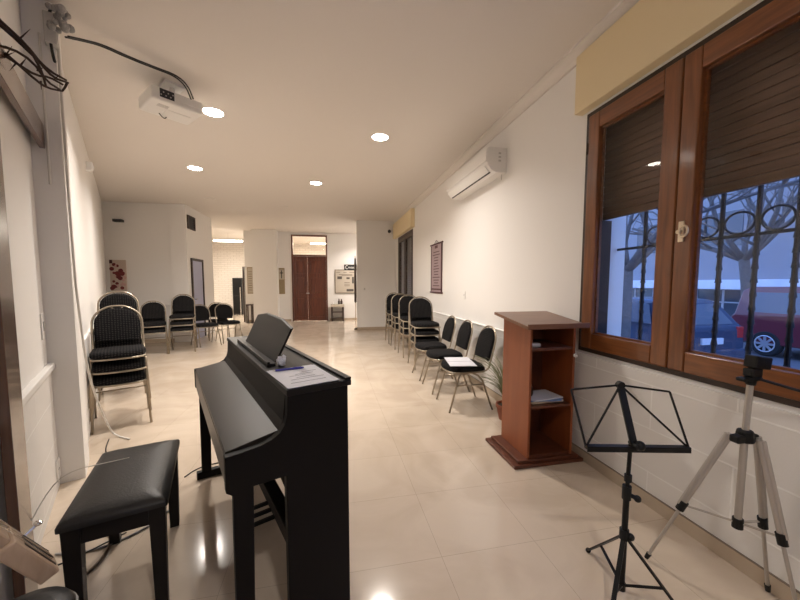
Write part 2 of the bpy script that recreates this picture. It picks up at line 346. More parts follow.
# wrought iron grille outside the glass
gx = 2.28
bars = [2.11, 1.94, 1.775, 1.61, 1.435, 1.27, 1.10, .94]
for y in bars:
    pts = MB()
    pts.tube([(gx, y, wz0+.01), (gx, y, 1.2), (gx, y, 1.5), (gx, y, wz1-.01)], .012, 8)
    for k in range(10): pts.cyl((gx, y, .95+k*.075), (gx, y, .99+k*.075), .017, .011, 8)
    pts.build('grille_bar', M['iron'], W)
for z in (1.665,): MB().bb(gx-.006, gx+.006, wy0+.01, wy1-.01, z-.009, z+.009).build('grille_crossbar', M['iron'], W)
MB().bb(gx-.006, gx+.006, wy0+.01, wy1-.01, 2.0, 2.018).build('grille_crossbar', M['iron'], W)
for a, c in zip(bars, bars[1:]):
    cy = (a+c)/2; ry = (a-c)/2-.014
    MB().tube([(gx, cy+ry*cos(k*pi/12), 1.7385+.0605*sin(k*pi/12)) for k in range(24)], .0065, 6, True).build('grille_ring', M['iron'], W)
# cream shutter box over the window
struct(MB().bb(RX-.075, RX, .45, 2.425, 2.705, 3.135).build('trim_10', M['bulk'], bevel=.006))

# unseen window behind the camera, added to bring daylight onto the near walls
W4 = struct(MB().bb(RX-.012, RX+.1, by1-.07, by1, wz0, wz1).bb(RX-.012, RX+.1, by0, by0+.07, wz0, wz1).bb(RX-.012, RX+.1, by0+.07, by1-.07, wz1-.07, wz1).bb(RX-.014, RX+.1, by0+.07, by1-.07, wz0, wz0+.07).bb(RX, RX+.06, (by0+by1)/2-.05, (by0+by1)/2+.05, wz0+.07, wz1-.07).build('added_window', M['frame'], bevel=.003))
for a, c in ((by0+.07, (by0+by1)/2-.05), ((by0+by1)/2+.05, by1-.07)): MB().bb(RX+.02, RX+.024, a, c, wz0+.07, wz1-.07).build('glass_pane', M['glass'], W4)

# far window in the right wall
W2 = struct(MB().bb(RX-.012, RX+.08, fy0, fy0+.07, fz0, fz1).bb(RX-.012, RX+.08, fy1-.07, fy1, fz0, fz1).bb(RX-.012, RX+.08, fy0+.07, fy1-.07, fz0, fz0+.07).bb(RX-.012, RX+.08, fy0+.07, fy1-.07, fz1-.07, fz1).build('window_2', M['frdark'], bevel=.004))
ymm = (fy0+fy1)/2
for a, c in ((fy0+.07, ymm-.004), (ymm+.004, fy1-.07)):
    MB().bb(RX-.006, RX+.05, a, a+.08, fz0+.07, fz1-.07).bb(RX-.006, RX+.05, c-.08, c, fz0+.07, fz1-.07).bb(RX-.006, RX+.05, a+.08, c-.08, fz0+.07, fz0+.15).bb(RX-.006, RX+.05, a+.08, c-.08, fz1-.15, fz1-.07).build('casement_stile', M['dwood'], W2)
    MB().bb(RX+.012, RX+.016, a+.08, c-.08, fz0+.15, fz1-.15).build('glass_pane', M['glass'], W2)
s2 = MB(); z = fz0+.02
while z < fz1-.03: s2.bb(RX+.15, RX+.165, fy0+.01, fy1-.01, z, z+.048); z += .052
s2.build('roller_shutter', M['shut'], W2)
struct(MB().bb(RX-.09, RX, 7.78, 10.06, 2.70, 3.12).build('trim_11', M['bulk'], bevel=.006))

# ------------------------------------------------------------------ double door with transom
Dr = struct(MB().bb(dx0, dx0+.05, DY-.03, DY+.12, 0, dz).bb(dx1-.05, dx1, DY-.03, DY+.12, 0, dz).bb(dx0+.05, dx1-.05, DY-.03, DY+.12, dz-.05, dz).bb(dx0+.05, dx1-.05, DY-.02, DY+.11, 2.36, 2.42).build('door_1', M['door'], bevel=.006))
mid = -.76
def leaf(a, c):
    mb = MB().bb(a, c, DY+.03, DY+.06, .01, 2.355)
    for x in ((a, a+.09), (c-.09, c)): mb.bb(*x, DY+.005, DY+.03, .01, 2.355)
    for z in ((.01, .16), (.86, 1.0), (1.62, 1.74), (2.24, 2.355)): mb.bb(a+.09, c-.09, DY+.005, DY+.03, *z)
    l = mb.build('door_leaf', M['door'], Dr, bevel=.004)
    pn = MB()
    for z in ((.20, .82), (1.04, 1.58), (1.78, 2.20)): pn.bb(a+.125, c-.125, DY+.018, DY+.032, *z)
    pn.build('raised_panel', M['door'], l, bevel=.012)
    return l
leaf(dx0+.052, mid-.002); l2 = leaf(mid+.002, dx1-.052)
MB().cyl((mid+.05, DY+.005, 1.02), (mid+.05, DY-.05, 1.02), .012).beam((mid+.05, DY-.045, 1.02), (mid-.06, DY-.045, 1.025), .018, .022).build('door_handle', M['chrome'], l2, bevel=.002)
MB().bb(dx0+.05, dx1-.05, DY+.04, DY+.045, 2.42, dz-.05).build('transom_pane', M['tglass'], Dr)

# bluish doorway and high vent in the side wall beyond the chairs
sx = -3.25
d2 = struct(MB().bb(sx, sx+.03, 9.08, 9.14, 0, 2.0).bb(sx, sx+.03, 9.80, 9.86, 0, 2.0).bb(sx, sx+.03, 9.14, 9.80, 1.94, 2.0).build('door_2', M['frdark']))
MB().bb(sx, sx+.012, 9.14, 9.80, 0, 1.94).build('door_leaf', M['curtain'], d2)
MB().cyl((sx+.012, 9.2, 1.0), (sx+.06, 9.2, 1.0), .012).cyl((sx+.05, 9.2, 1.0), (sx+.05, 9.3, 1.0), .01).build('door_handle', M['chrome'], d2)
w3 = struct(MB().bb(sx, sx+.03, 8.97, 9.01, 2.68, 3.0).bb(sx, sx+.03, 9.38, 9.42, 2.68, 3.0).bb(sx, sx+.03, 9.01, 9.38, 2.96, 3.0).bb(sx, sx+.03, 9.01, 9.38, 2.68, 2.72).build('window_3', M['frdark']))
vb = MB().bb(sx, sx+.006, 9.01, 9.38, 2.72, 2.96)
for k in range(5): vb.bb(sx+.006, sx+.02, 9.01, 9.38, 2.735+k*.045, 2.75+k*.045)
vb.build('louvre', M['vent'], w3)
# dark door seen edge-on at the far opening
d3 = struct(MB().bb(-2.98, -2.94, DY+.0, DY+.8, .01, 1.97).build('door_3', M['dwood'], bevel=.004))
MB().cyl((-2.94, DY+.08, 1.0), (-2.89, DY+.08, 1.0), .012).build('door_handle', M['chrome'], d3)

# ------------------------------------------------------------------ lamps
def downlight(x, y, label, lit=True, power=None):
    t = thing('recessed_downlight', label, 'ceiling light', (x, y, CEIL), 0, 'recessed ceiling downlights')
    MB().lathe([(.098, 0), (.108, 0), (.108, -.004), (.103, -.007), (.098, -.005), (.098, 0)], seg=32, cap=False).build('trim_ring', M['white'], t, smooth=True)
    MB().lathe([(.097, -.001), (.097, -.006), (.03, -.010), (.001, -.010)], seg=32).build('diffuser', M['lamp'] if lit else M['off'], t)
    if lit:
        L = bpy.data.lights.new('downlight_beam', 'AREA'); L.shape = 'DISK'; L.size = .17; L.energy = power or LP; L.color = (1, .925, .85); L.spread = radians(140)
        lo = bpy.data.objects.new('downlight_beam', L); COL.objects.link(lo); lo.location = (x, y, CEIL-.02)
LP = 36
downlight(-1.185, 4.104, 'lit round downlight in the ceiling just right of the projector')
downlight(.652, 4.358, 'lit round downlight nearest the air conditioner, right of the other lit lamps')
downlight(-2.057, 6.098, 'lit round downlight on the ceiling left, behind the projector lamp')
downlight(-.205, 6.544, 'lit round downlight mid ceiling, the farthest lit one')
downlight(-2.5, 8.2, 'unlit round downlight near the back wall, left of the other unlit one', False)
downlight(-1.05, 8.7, 'unlit round downlight near the back wall, above the wooden double door', False)
downlight(.45, -.55, 'unseen lit round downlight added behind the camera to brighten the near room', True, 17)  # fill lamp out of view, added to lift the near walls
downlight(1.45, 11.7, 'added lit round downlight, hidden in the passage behind the return wall', True, 55)  # added lamp out of sight, brightens the door wall

def tube_lamp(x0, x1, y, z, label, p=40):
    t = thing('fluorescent_lamp', label, 'ceiling light', ((x0+x1)/2, y, CEIL))
    h = (x1-x0)/2
    MB().bb(-h, h, -.05, .05, z-CEIL+.03, z-CEIL+.07).build('housing', M['white'], t, bevel=.008)
    MB().cyl((-h+.02, 0, z-CEIL), (h-.02, 0, z-CEIL), .028).build('tube', M['tube'], t, smooth=False)
    MB().cyl((0, 0, z-CEIL+.07), (0, 0, 0), .008).build('hanging_rod', M['chrome'], t)
    L = bpy.data.lights.new('tube_glow', 'AREA'); L.shape = 'RECTANGLE'; L.size = x1-x0; L.size_y = .1; L.energy = p; L.color = (1, .90, .76)
    lo = bpy.data.objects.new('tube_glow', L); COL.objects.link(lo); lo.location = ((x0+x1)/2, y, z-.04)
tube_lamp(-4.1, -3.08, 13.6, 2.925, 'lit fluorescent tube hanging before the white brick wall in the far room', 190)
tube_lamp(-.75, .4, 14.7, 3.02, 'lit fluorescent tube seen through the glass above the double door', 150)

# ------------------------------------------------------------------ digital piano
P = thing('upright_piano', 'black upright digital piano with closed key cover beside the black bench', 'piano', (-.158, 1.307, 0), atan2(.922, -.388))
PL = 1.49; top = 1.0
prof = [(-.25, .972), (-.25, .668), (.008, .668), (.012, .64), (.012, 0), (-.245, 0), (-.245, .668)]
side = [(-.248, 0), (.012, 0), (.012, .668), (.128, .668), (.140, 0), (.200, 0), (.196, .655), (.218, .672), (.218, .800), (.17, .803), (.10, .812), (.06, .824), (.03, .842), (.012, .868), (.004, .90), (0, .975), (-.248, .975)]
for x0, nm in ((0, 'side_panel'), (PL-.034, 'side_panel')):
    MB().prism(side, x0, x0+.034, 'yz').build(nm, M['black'], P, bevel=.003)
    MB().bb(x0-.004, x0+.038, -.25, .232, .0, .055).build('foot_runner', M['black'], P, bevel=.006) if x0 > 0 else None
MB().bb(-.006, PL+.006, -.262, .004, .975, 1.0).build('top_board', M['blacks'], P, bevel=.004)
MB().bb(-.004, PL+.004, -.262, -.236, 1.0, 1.010).build('rear_rim', M['blacks'], P, bevel=.002)
MB().prism([(-.03, .975), (.0, .975), (.012, .87), (.03, .838), (.0, .82), (-.03, .82)], .034, PL-.034, 'yz').build('front_panel', M['black'], P)
MB().prism([(.012, .842), (.212, .804), (.212, .79), (.012, .80)], .036, PL-.036, 'yz').build('key_cover', M['keylid'], P, bevel=.002)
MB().bb(.034, PL-.034, -.02, .208, .672, .775).build('key_bed', M['black'], P)
MB().bb(.036, PL-.036, .205, .214, .676, .788).build('key_slip', M['slip'], P, bevel=.002)  # slip coloured lighter grey for light bounced off the left wall
MB().bb(.034, PL-.034, -.245, -.228, .10, .975).build('back_panel', M['black'], P)
MB().bb(.034, PL-.034, -.19, -.172, .22, .672).build('knee_panel', M['blacks'], P)
MB().bb(.034, PL-.034, -.175, -.10, .05, .13).build('pedal_rail', M['black'], P, bevel=.004)
for k in (-1, 0, 1):
    MB().prism([(-.10, .075), (.0, .07), (.045, .06), (.05, .05), (.0, .052), (-.10, .055)], PL/2+k*.075-.011, PL/2+k*.075+.011, 'yz').build('pedal', M['chrome'] if False else M['rubber'], P, bevel=.004)
MB().beam((.40, -.16, .2), (.55, -.02, .655), .012, .02).build('support_strut', M['blacks'], P)
# music rest: ledge on the top and a leaning board
MB().bb(.40, 1.22, -.062, -.022, 1.0, 1.014).bb(.40, 1.22, -.036, -.022, 1.014, 1.024).build('music_ledge', M['blacks'], P, bevel=.003)
rb = [(.42, 1.012), (1.16, 1.012), (1.02, 1.185), (.92, 1.2), (.50, 1.178), (.40, 1.165)]
lean = .075/.19
mb = MB(); A = []; B = []
for x, z in [(.425, 1.012), (1.165, 1.012), (1.11, 1.19), (.93, 1.212), (.58, 1.205), (.375, 1.178)]:
    y = -.064-(z-1.012)*lean; A.append((x, y, z)); B.append((x, y-.014, z+.004))
mb.loft([A, B]); mb.build('music_rest', M['blacks'], P, bevel=.002)

pi0 = P.location; PM = Matrix.Translation(pi0) @ Matrix.Rotation(atan2(.922, -.388), 4, 'Z')
def pw(x, y, z): return PM @ V((x, y, z))
PR = atan2(.922, -.388)
# sheets on the piano
t = tag(MB().bb(-.155, .155, -.105, .105, 0, .0012).build('paper_sheet', M['paper']), 'white printed sheet lying uppermost on the near end of the piano top', 'paper', 'sheets on the piano top')
t.location = pw(.155, -.104, 1.0045); t.rotation_euler = (0, 0, PR+.02)
tl = MB()
for k, (x, a, c) in enumerate(((.02, -.06, .02), (.0, -.02, .05), (-.03, -.05, .03), (-.055, -.08, .06), (-.10, -.07, .075), (.05, -.085, -.02))):
    tl.bb(x, x+.004, a, c, .0012, .0016)
tl.build('text_lines', M['ink'], t)
t2 = tag(MB().bb(-.155, .155, -.105, .105, 0, .0012).build('paper_sheet', M['paper']), 'white sheet lying under the printed sheet on the piano top', 'paper', 'sheets on the piano top')
t2.location = pw(.16, -.11, 1.0028); t2.rotation_euler = (0, 0, PR-.03)
t3 = tag(MB().bb(-.15, .15, -.10, .10, 0, .0022).build('paper_folder', M['paper']), 'pale paper folder lowest beneath the sheets on the piano top', 'paper', 'sheets on the piano top')
t3.location = pw(.158, -.105, 1.0002); t3.rotation_euler = (0, 0, PR+.01)
pen = tag(MB().cyl((0, -.06, 0), (0, .06, 0), .005, seg=10).build('ballpoint_pen', M['blue'], smooth=False), 'dark blue pen lying across the white sheets on the piano', 'pen')
MB().cyl((0, .06, 0), (0, .072, 0), .0048, .0012, 10).build('pen_tip', M['chrome'], pen)
MB().cyl((0, -.06, 0), (0, -.066, 0), .003, .003, 10).beam((.0045, -.055, .004), (.0045, -.02, .004), .002, .002).build('pen_clip', M['blue'], pen)
pen.location = pw(.265, -.085, 1.0115); pen.rotation_euler = (0, 0, PR-.1)
tis = MB()
for k in range(9):
    a = k*2.4; r = .012+.004*(k % 3)
    c = V((r*cos(a), r*sin(a), .012+.004*k)); 
    tis.sph(c, .016, (1, .45+.2*(k % 2), 1.2), 7, 5)
for v in tis.bm.verts: v.co += V((random.uniform(-1, 1), random.uniform(-1, 1), random.uniform(-.3, 1)))*.004
for v in tis.bm.verts: v.co.z = max(v.co.z, 0)
ti = tag(tis.build('crumpled_tissue', M['paper']), 'small crumpled white tissue beside the music rest on the piano', 'tissue'); ti.location = pw(.395, -.085, 1.001); ti.scale = (.72, .72, .8)

# ------------------------------------------------------------------ bench
BR = atan2(.613, -.19)
B = thing('piano_bench', 'black padded piano bench with square legs at the left of the piano', 'bench', (-.94, 1.79, 0), BR)
hl, hw = .325, .175
rings = []
def rrect(a, b, r, z, n=5):
    out = []
    for cx, cy, s in ((a-r, b-r, 0), (-a+r, b-r, 1), (-a+r, -b+r, 2), (a-r, -b+r, 3)):
        for k in range(n): 
            th = s*pi/2+k/(n-1)*pi/2; out.append((cx+r*cos(th), cy+r*sin(th), z))
    return out
cu = MB().loft([rrect(hl-.012, hw-.012, .012, .462), rrect(hl, hw, .012, .468), rrect(hl, hw, .012, .484), rrect(hl-.004, hw-.004, .014, .492), rrect(hl-.03, hw-.03, .03, .506), rrect(hl-.08, hw-.07, .04, .516), rrect(hl-.16, hw-.12, .04, .520)])
auto(cu.build('cushion', M['leather'], B), 60)
MB().bb(-hl+.02, hl-.02, -hw+.022, -hw+.04, .395, .465).bb(-hl+.02, hl-.02, hw-.04, hw-.022, .395, .465).bb(-hl+.02, -hl+.038, -hw+.04, hw-.04, .395, .465).bb(hl-.038, hl-.02, -hw+.04, hw-.04, .395, .465).build('apron', M['blacks'], B)
for sxx in (-1, 1):
    for syy in (-1, 1):
        x, y = sxx*(hl-.04), syy*(hw-.04)
        MB().loft([[(x+i*.022, y+j*.022, 0) for i, j in ((-1, -1), (1, -1), (1, 1), (-1, 1))], [(x+i*.029, y+j*.029, .465) for i, j in ((-1, -1), (1, -1), (1, 1), (-1, 1))]]).build('leg', M['blacks'], B, bevel=.003)

# ------------------------------------------------------------------ banquet chair (front is local -y)
def make_chair(label, cat_group):
    t = thing('banquet_chair', label, 'chair', (0, 0, 0), 0, cat_group)
    # seat
    s = MB()
    def so(a, z): return [(a*x, -.245+(y+.245)*a + (1-a)*.0, z) for x, y in [(-.21, .16), (-.215, -.10), (-.19, -.20), (-.10, -.24), (0, -.25), (.10, -.24), (.19, -.20), (.215, -.10), (.21, .16), (.10, .19), (-.10, .19)]]
    def sc(a, z):
        return [(a*x, -.03+a*(y+.03), z) for x, y in [(-.21, .16), (-.215, -.10), (-.19, -.20), (-.10, -.24), (0, -.25), (.10, -.24), (.19, -.20), (.215, -.10), (.21, .16), (.10, .19), (-.10, .19)]]
    s.loft([sc(.93, .432), sc(.99, .438), sc(1, .46), sc(.985, .478), sc(.93, .490), sc(.75, .496), sc(.35, .499)])
    auto(s.build('seat', M['fabric'], t), 50)
    # backrest: pitched back, arched top
    def bpt(x, h, off): # h metres up the back from z=.50
        y = .215+h*.26+off; return (x, y, .50+h)
    outl = [(-.175, .05), (.175, .05)]
    pts = [(-.165, .035), (.165, .035), (.19, .12), (.19, .23)] + [(.19*cos(a), .23+.15*sin(a)) for a in [k*pi/10 for k in range(1, 10)]] + [(-.19, .23), (-.19, .12)]
    A = [bpt(x, h, -.022) for x, h in pts]; Bk = [bpt(x, h, .012) for x, h in pts]
    cx = lambda P, f, o: [bpt(x*f, .2+(h-.2)*f, o) for x, h in P]
    auto(MB().loft([cx(pts, .8, -.030), cx(pts, .95, -.025), cx(pts, 1, -.012), cx(pts, 1, .008), cx(pts, .95, .016)]).build('backrest', M['fabric'], t), 50)
    # frame tube: under the seat, up the back and round the arch
    fr = []
    for sgn in (-1, 1):
        half = [(sgn*.2, -.20, .425), (sgn*.208, .10, .425), (sgn*.208, .20, .45), bpt(sgn*.205, .03, 0), bpt(sgn*.207, .23, 0)] + [bpt(sgn*.207*cos(a), .23+.172*sin(a), 0) for a in (pi*.12, pi*.24, pi*.36, pi*.44)]
        fr += half if sgn < 0 else half[::-1]
    MB().tube(fr, .0105, 8, False, 1).build('back_frame', M['chairm'], t, smooth=True)
    MB().tube([bpt(-.05, .388, 0), bpt(-.03, .372, 0), bpt(.03, .372, 0), bpt(.05, .388, 0)], .006, 6).build('handle_grip', M['chairm'], t, smooth=True)
    MB().tube([(-.20, -.19, .425), (-.12, -.235, .425), (.12, -.235, .425), (.20, -.19, .425)], .010, 8, False, 1).build('seat_frame', M['chairm'], t, smooth=True)
    for sgn in (-1, 1):
        MB().tube([(sgn*.222, -.25, 0), (sgn*.206, -.14, .38), (sgn*.203, -.12, .418)], .0105, 8).build('leg', M['chairm'], t, smooth=True)
        MB().tube([(sgn*.222, .25, 0), (sgn*.210, .13, .33), (sgn*.206, .08, .39), (sgn*.203, .02, .418)], .0105, 8).build('leg', M['chairm'], t, smooth=True)
        MB().tube([(sgn*.209, -.167, .29), (sgn*.211, .143, .29)], .007, 6).build('stretcher', M['chairm'], t, smooth=True)
    MB().tube([(-.211, .143, .29), (.211, .143, .29)], .007, 6).build('stretcher', M['chairm'], t, smooth=True)
    return t
SP = .128
proto = None
def chair(x, y, rz, label, group, z=0):
    global proto
    if proto is None:
        proto = make_chair(label, group); proto.location = (x, y, z); proto.rotation_euler = (0, 0, rz); return proto
    return dup(proto, (x, y, z), rz, label, group)
def cstack(x, y, rz, n, where, group):
    names = {1: ['single'], 2: ['bottom', 'top'], 3: ['bottom', 'middle', 'top'], 4: ['bottom', 'second', 'third', 'top']}[n]
    for k in range(n):
        f = V((sin(rz), -cos(rz), 0))*(.012*k)
        chair(x+f.x, y+f.y, rz, 'black banquet chair, %s of the stack %s' % (names[k], where), group, k*SP)
LW = radians(27.1)
p = E3+D*.83+N*.25
cstack(p.x, p.y, LW, 3, 'nearest on the left by the cable', 'stacked chairs along the left wall')
p = E3+D*2.0+N*.25
cstack(p.x, p.y, LW, 4, 'behind the nearest left stack', 'stacked chairs along the left wall')
# three single chairs at the right wall, facing the room
rz = radians(-90)
for y, lab in ((3.61, 'black banquet chair beside the lectern holding an open white booklet'), (4.24, 'black banquet chair middle of three singles against the right wall'), (4.84, 'black banquet chair of the three singles farthest from the lectern, next to the stacks')):
    chair(1.50, y, rz, lab, 'single chairs along the right wall')
for (x, y, n), wh in zip(((1.555, 5.46, 3), (1.56, 6.36, 3), (1.555, 7.16, 3), (1.55, 7.88, 3)), ('nearest the single chairs at right', 'second nearest the single chairs at right', 'third nearest the single chairs at right', 'farthest back at right by the window')):
    cstack(x, y, 0, n, wh, 'stacked chairs along the right wall')
# group at the back left
cstack(-3.42, 7.55, radians(22), 2, 'of two at the back left', 'chairs at the back of the room')
chair(-3.75, 8.3, radians(25), 'black banquet chair half hidden behind the low stack at the back left wall', 'chairs at the back of the room')
cstack(-2.97, 7.75, radians(15), 3, 'of three before the corner pier', 'chairs at the back of the room')
chair(-2.74, 8.35, radians(40), 'black banquet chair turned right, just right of the tall back stack', 'chairs at the back of the room')
chair(-2.72, 9.2, radians(20), 'black banquet chair mostly hidden between two turned chairs at the back', 'chairs at the back of the room')
chair(-2.36, 8.75, radians(35), 'black banquet chair rightmost of the back left group', 'chairs at the back of the room')

# booklet on the first single chair
bk = tag(MB().bb(-.15, .14, -.215, -.003, 0, .006).bb(-.15, .14, .003, .215, 0, .006).build('open_booklet', M['paper'], bevel=.001), 'open white booklet lying on the seat of the chair beside the lectern', 'booklet')
MB().bb(-.152, .142, -.004, .004, -.0004, .0066).build('spine', M['ink'], bk)
bk.location = (1.45, 3.60, .5025); bk.rotation_euler = (0, 0, radians(-10))

# ------------------------------------------------------------------ lectern
Lc = thing('lectern', 'reddish brown wooden lectern with open shelves beside the window', 'lectern', (1.655, 2.30, 0))
x0, x1, yf, yb = -.185, .205, -.03, .37
MB().bb(-.315, .28, -.075, .415, 0, .028).build('plinth', M['plyd'], Lc, bevel=.006)
MB().bb(-.27, .25, -.05, .395, .028, .05).build('plinth_step', M['plyd'], Lc, bevel=.005)
for a in (x0, x1-.02):
    MB().prism([(yf, .05), (yb, .05), (yb, 1.112), (yf, 1.055)], a, a+.02, 'yz').build('side_panel', M['ply'], Lc, bevel=.002)
MB().bb(x0+.02, x1-.02, yb-.02, yb, .05, 1.10).build('back_panel', M['plyd'], Lc)
for z in (.06, .445, .895): MB().bb(x0+.02, x1-.02, yf+.006, yb-.02, z-.01, z+.012).build('shelf', M['plyd'], Lc, bevel=.002)
T = Matrix.Rotation(atan2(.062, .5), 4, 'X')
MB().box((.01, .165, 1.103), (.515, .53, .024), T).build('reading_top', M['plyt'], Lc, bevel=.004)
MB().box((.01, -.094, 1.082), (.515, .014, .036), T).build('reading_lip', M['plyt'], Lc, bevel=.003)
MB().cyl((x1-.004, yf-.012, .84), (x1-.004, yf, .84), .014, seg=16).cyl((x1-.004, yf-.03, .84), (x1-.004, yf-.012, .84), .006, .008).build('hook', M['white'], Lc)
# things on its shelves
k = tag(MB().bb(-.045, .045, -.025, .025, 0, .03).build('small_case', M['grayp'], bevel=.01), 'small pale case on the upper shelf of the lectern', 'case'); k.location = (1.545, 2.335, .9072)
for i, (dx, dy, r, h, m_, lab) in enumerate(((.0, .02, .04, .020, 'pages', 'thick closed book lowest on the lectern shelf'), (-.03, .0, -.1, .012, 'bluep', 'thin blue covered booklet in the middle of the lectern pile'), (-.02, -.005, .12, .010, 'paper', 'white loose booklet topmost of the lectern pile'))):
    zz = .4574+[0, .0206, .0332][i]
    bb_ = tag(MB().bb(-.14, .14, -.10, .10, 0, h).build('book', M[m_], bevel=.002), lab, 'book', 'books on the lectern shelf')
    bb_.location = (1.67+dx, 2.40+dy, zz); bb_.rotation_euler = (0, 0, r)
    MB().bb(-.141, .141, -.101, .101, h-.0006, h+.0004).build('cover', M['bluep'] if i < 2 else M['paper'], bb_)
cup = tag(auto(MB().lathe([(.001, 0), (.032, 0), (.036, .02), (.036, .06), (.026, .075), (.026, .085), (.001, .088)]).build('black_pot', M['rubber'])), 'small black pot on the books at the left of the lectern shelf', 'pot'); cup.location = (1.555, 2.41, .5012)

# plant behind the lectern
pl = thing('potted_plant', 'thin leaved plant in a terracotta pot on the floor between chair and lectern', 'plant', (1.765, 3.12, 0))
auto(MB().lathe([(.001, 0), (.07, 0), (.095, .13), (.105, .13), (.105, .16), (.09, .16), (.085, .14), (.001, .14)]).build('pot', M['terra'], pl))
MB().lathe([(.001, .139), (.084, .139), (.05, .148), (.001, .15)]).build('soil', M['soil'], pl)
lf = MB()
for i in range(70):
    a = random.uniform(0, 2*pi); h = random.uniform(.35, .75); r = random.uniform(.10, .34)
    wx = lambda f: (min(r*f*f*cos(a), .15)+.015*cos(a), r*f*f*sin(a)+.015*sin(a), .145+h*f*(1-.28*f*f))
    P_ = [wx(f/6) for f in range(7)]
    lf.tube(P_, [.005, .0016], 4)
lf.build('leaves', M['leaf'], pl)

# ------------------------------------------------------------------ music stand
A0 = radians(11.76); RT = V((cos(A0), -sin(A0), 0)); FW = V((sin(A0), cos(A0), 0))
ms = thing('music_stand', 'black folding wire music stand standing before the window wall', 'music stand', (1.262, 1.195, 0))
o = V((1.262, 1.195, 0))
def mp_(r, f, z): return RT*r+FW*f+V((0, 0, z))
MB().cyl(mp_(0, 0, .05), mp_(0.002, 0, .50), .0125).build('lower_pole', M['metalb'], ms)
MB().cyl(mp_(.002, 0, .46), mp_(.008, 0, .70), .0085).build('upper_pole', M['metalb'], ms)
MB().cyl(mp_(.002, 0, .455), mp_(.002, 0, .515), .018).cyl(mp_(.005, 0, .535), mp_(.005, 0, .565), .015).build('collar', M['rubber'], ms)
MB().cyl(mp_(.002, 0, .48), mp_(.04, -.012, .463), .009).sph(mp_(.042, -.012, .462), .015).build('clamp_knob', M['rubber'], ms)
MB().cyl(mp_(0, 0, .27), mp_(0, 0, .315), .019).sph(mp_(.022, -.01, .285), .016).build('leg_collar', M['rubber'], ms)
MB().cyl(mp_(0, 0, .03), mp_(0, 0, .065), .016).build('lower_hub', M['rubber'], ms)
feet = [mp_(-.012, .245, .012), mp_(-.16, -.17, .012), mp_(.19, -.14, .012)]
for ft in feet:
    topp = mp_(0, 0, .29)
    MB().beam(topp, ft, .018, .007).build('leg', M['metalb'], ms)
    MB().sph(ft, .0125).build('foot', M['rubber'], ms)
    q = topp.lerp(ft, .62); MB().beam(mp_(0, 0, .05), q, .013, .005).build('brace', M['metalb'], ms)
# desk
tl_, tr_, bl, br_ = mp_(-.228, .06, .925), mp_(.213, .06, .915), mp_(-.185, 0, .690), mp_(.262, 0, .684)
tc_, bc = mp_(-.008, .062, .945), mp_(.018, -.005, .705)
MB().beam(bl, br_, .026, .016).beam(bl+FW*-.012-V((0, 0, .008)), br_+FW*-.012-V((0, 0, .008)), .004, .016).build('book_ledge', M['metalb'], ms)
MB().beam(tc_, bc, .03, .012, FW).cyl(tc_-FW*.012, tc_+FW*.012, .017).build('desk_spine', M['metalb'], ms, bevel=.002)
MB().sph(bc+V((.012, -.02, .0)), .021).cyl(bc-FW*.03, bc+FW*.02, .012).build('tilt_knob', M['rubber'], ms)
for a, b2 in ((tl_, tc_), (tc_, tr_), (tl_, bl), (tr_, br_), (tc_, bl), (tc_, br_)):
    MB().beam(a, b2, .0085, .004, FW).build('desk_arm', M['metalb'], ms)

# ------------------------------------------------------------------ camera tripod
tp = thing('camera_tripod', 'champagne aluminium camera tripod with black head under the window', 'tripod', (1.785, 1.115, 0))
for a in ((.0, 0),):
    MB().cyl((0, 0, .31), (.003, 0, .74), .0135).build('center_column', M['alu'], tp)
    MB().cyl((.003, 0, .74), (.008, -.002, .955), .0125).build('upper_column', M['alu'], tp)
MB().cyl((.003, 0, .70), (.003, 0, .755), .034, .028).bb(-.06, .06, -.02, .02, .70, .735).build('shoulder', M['rubber'], tp, bevel=.008)
tf = [V((-.232, .222, .01)), V((.138, -.045, .01)), V((.075, -.19, .01))]
for i, ft in enumerate(tf):
    d = V((ft.x, ft.y, 0)).normalized(); tpp = V((.003, 0, .725))+d*.045
    kn = tpp.lerp(ft, .54)
    MB().cyl(tpp, kn, .0115).cyl(tpp+d*.012, kn+d*.012, .0095).build('leg', M['alu'], tp)
    MB().cyl(kn.lerp(ft, -.06), ft, .0075).build('lower_leg', M['alu'], tp)
    ax = (ft-kn).normalized(); MB().cyl(kn-ax*.018, kn+ax*.03, .0175).build('leg_clamp', M['rubber'], tp)
    MB().cyl(ft-ax*.03, ft, .0115, .009).build('foot', M['rubber'], tp)
    MB().beam(V((0, 0, .325)), kn, .011, .005).build('spreader', M['alu'], tp)
MB().cyl((0, 0, .30), (0, 0, .345), .02).build('spreader_hub', M['rubber'], tp)
MB().cyl((.008, -.002, .955), (.012, -.002, .985), .018).bb(-.05, .055, -.02, .018, .975, .992).bb(-.01, .05, -.02, .02, .992, 1.03).build('pan_head', M['rubber'], tp, bevel=.006)
MB().box((.045, 0, 1.055), (.09, .05, .055), Matrix.Rotation(radians(8), 4, 'Y')).build('phone_clamp', M['rubber'], tp, bevel=.006)
MB().tube([(.03, -.02, .985), (.07, -.12, .965), (.10, -.24, .945)], .006, 8).cyl((.095, -.2, .952), (.105, -.30, .935), .0105).build('pan_handle', M['rubber'], tp)

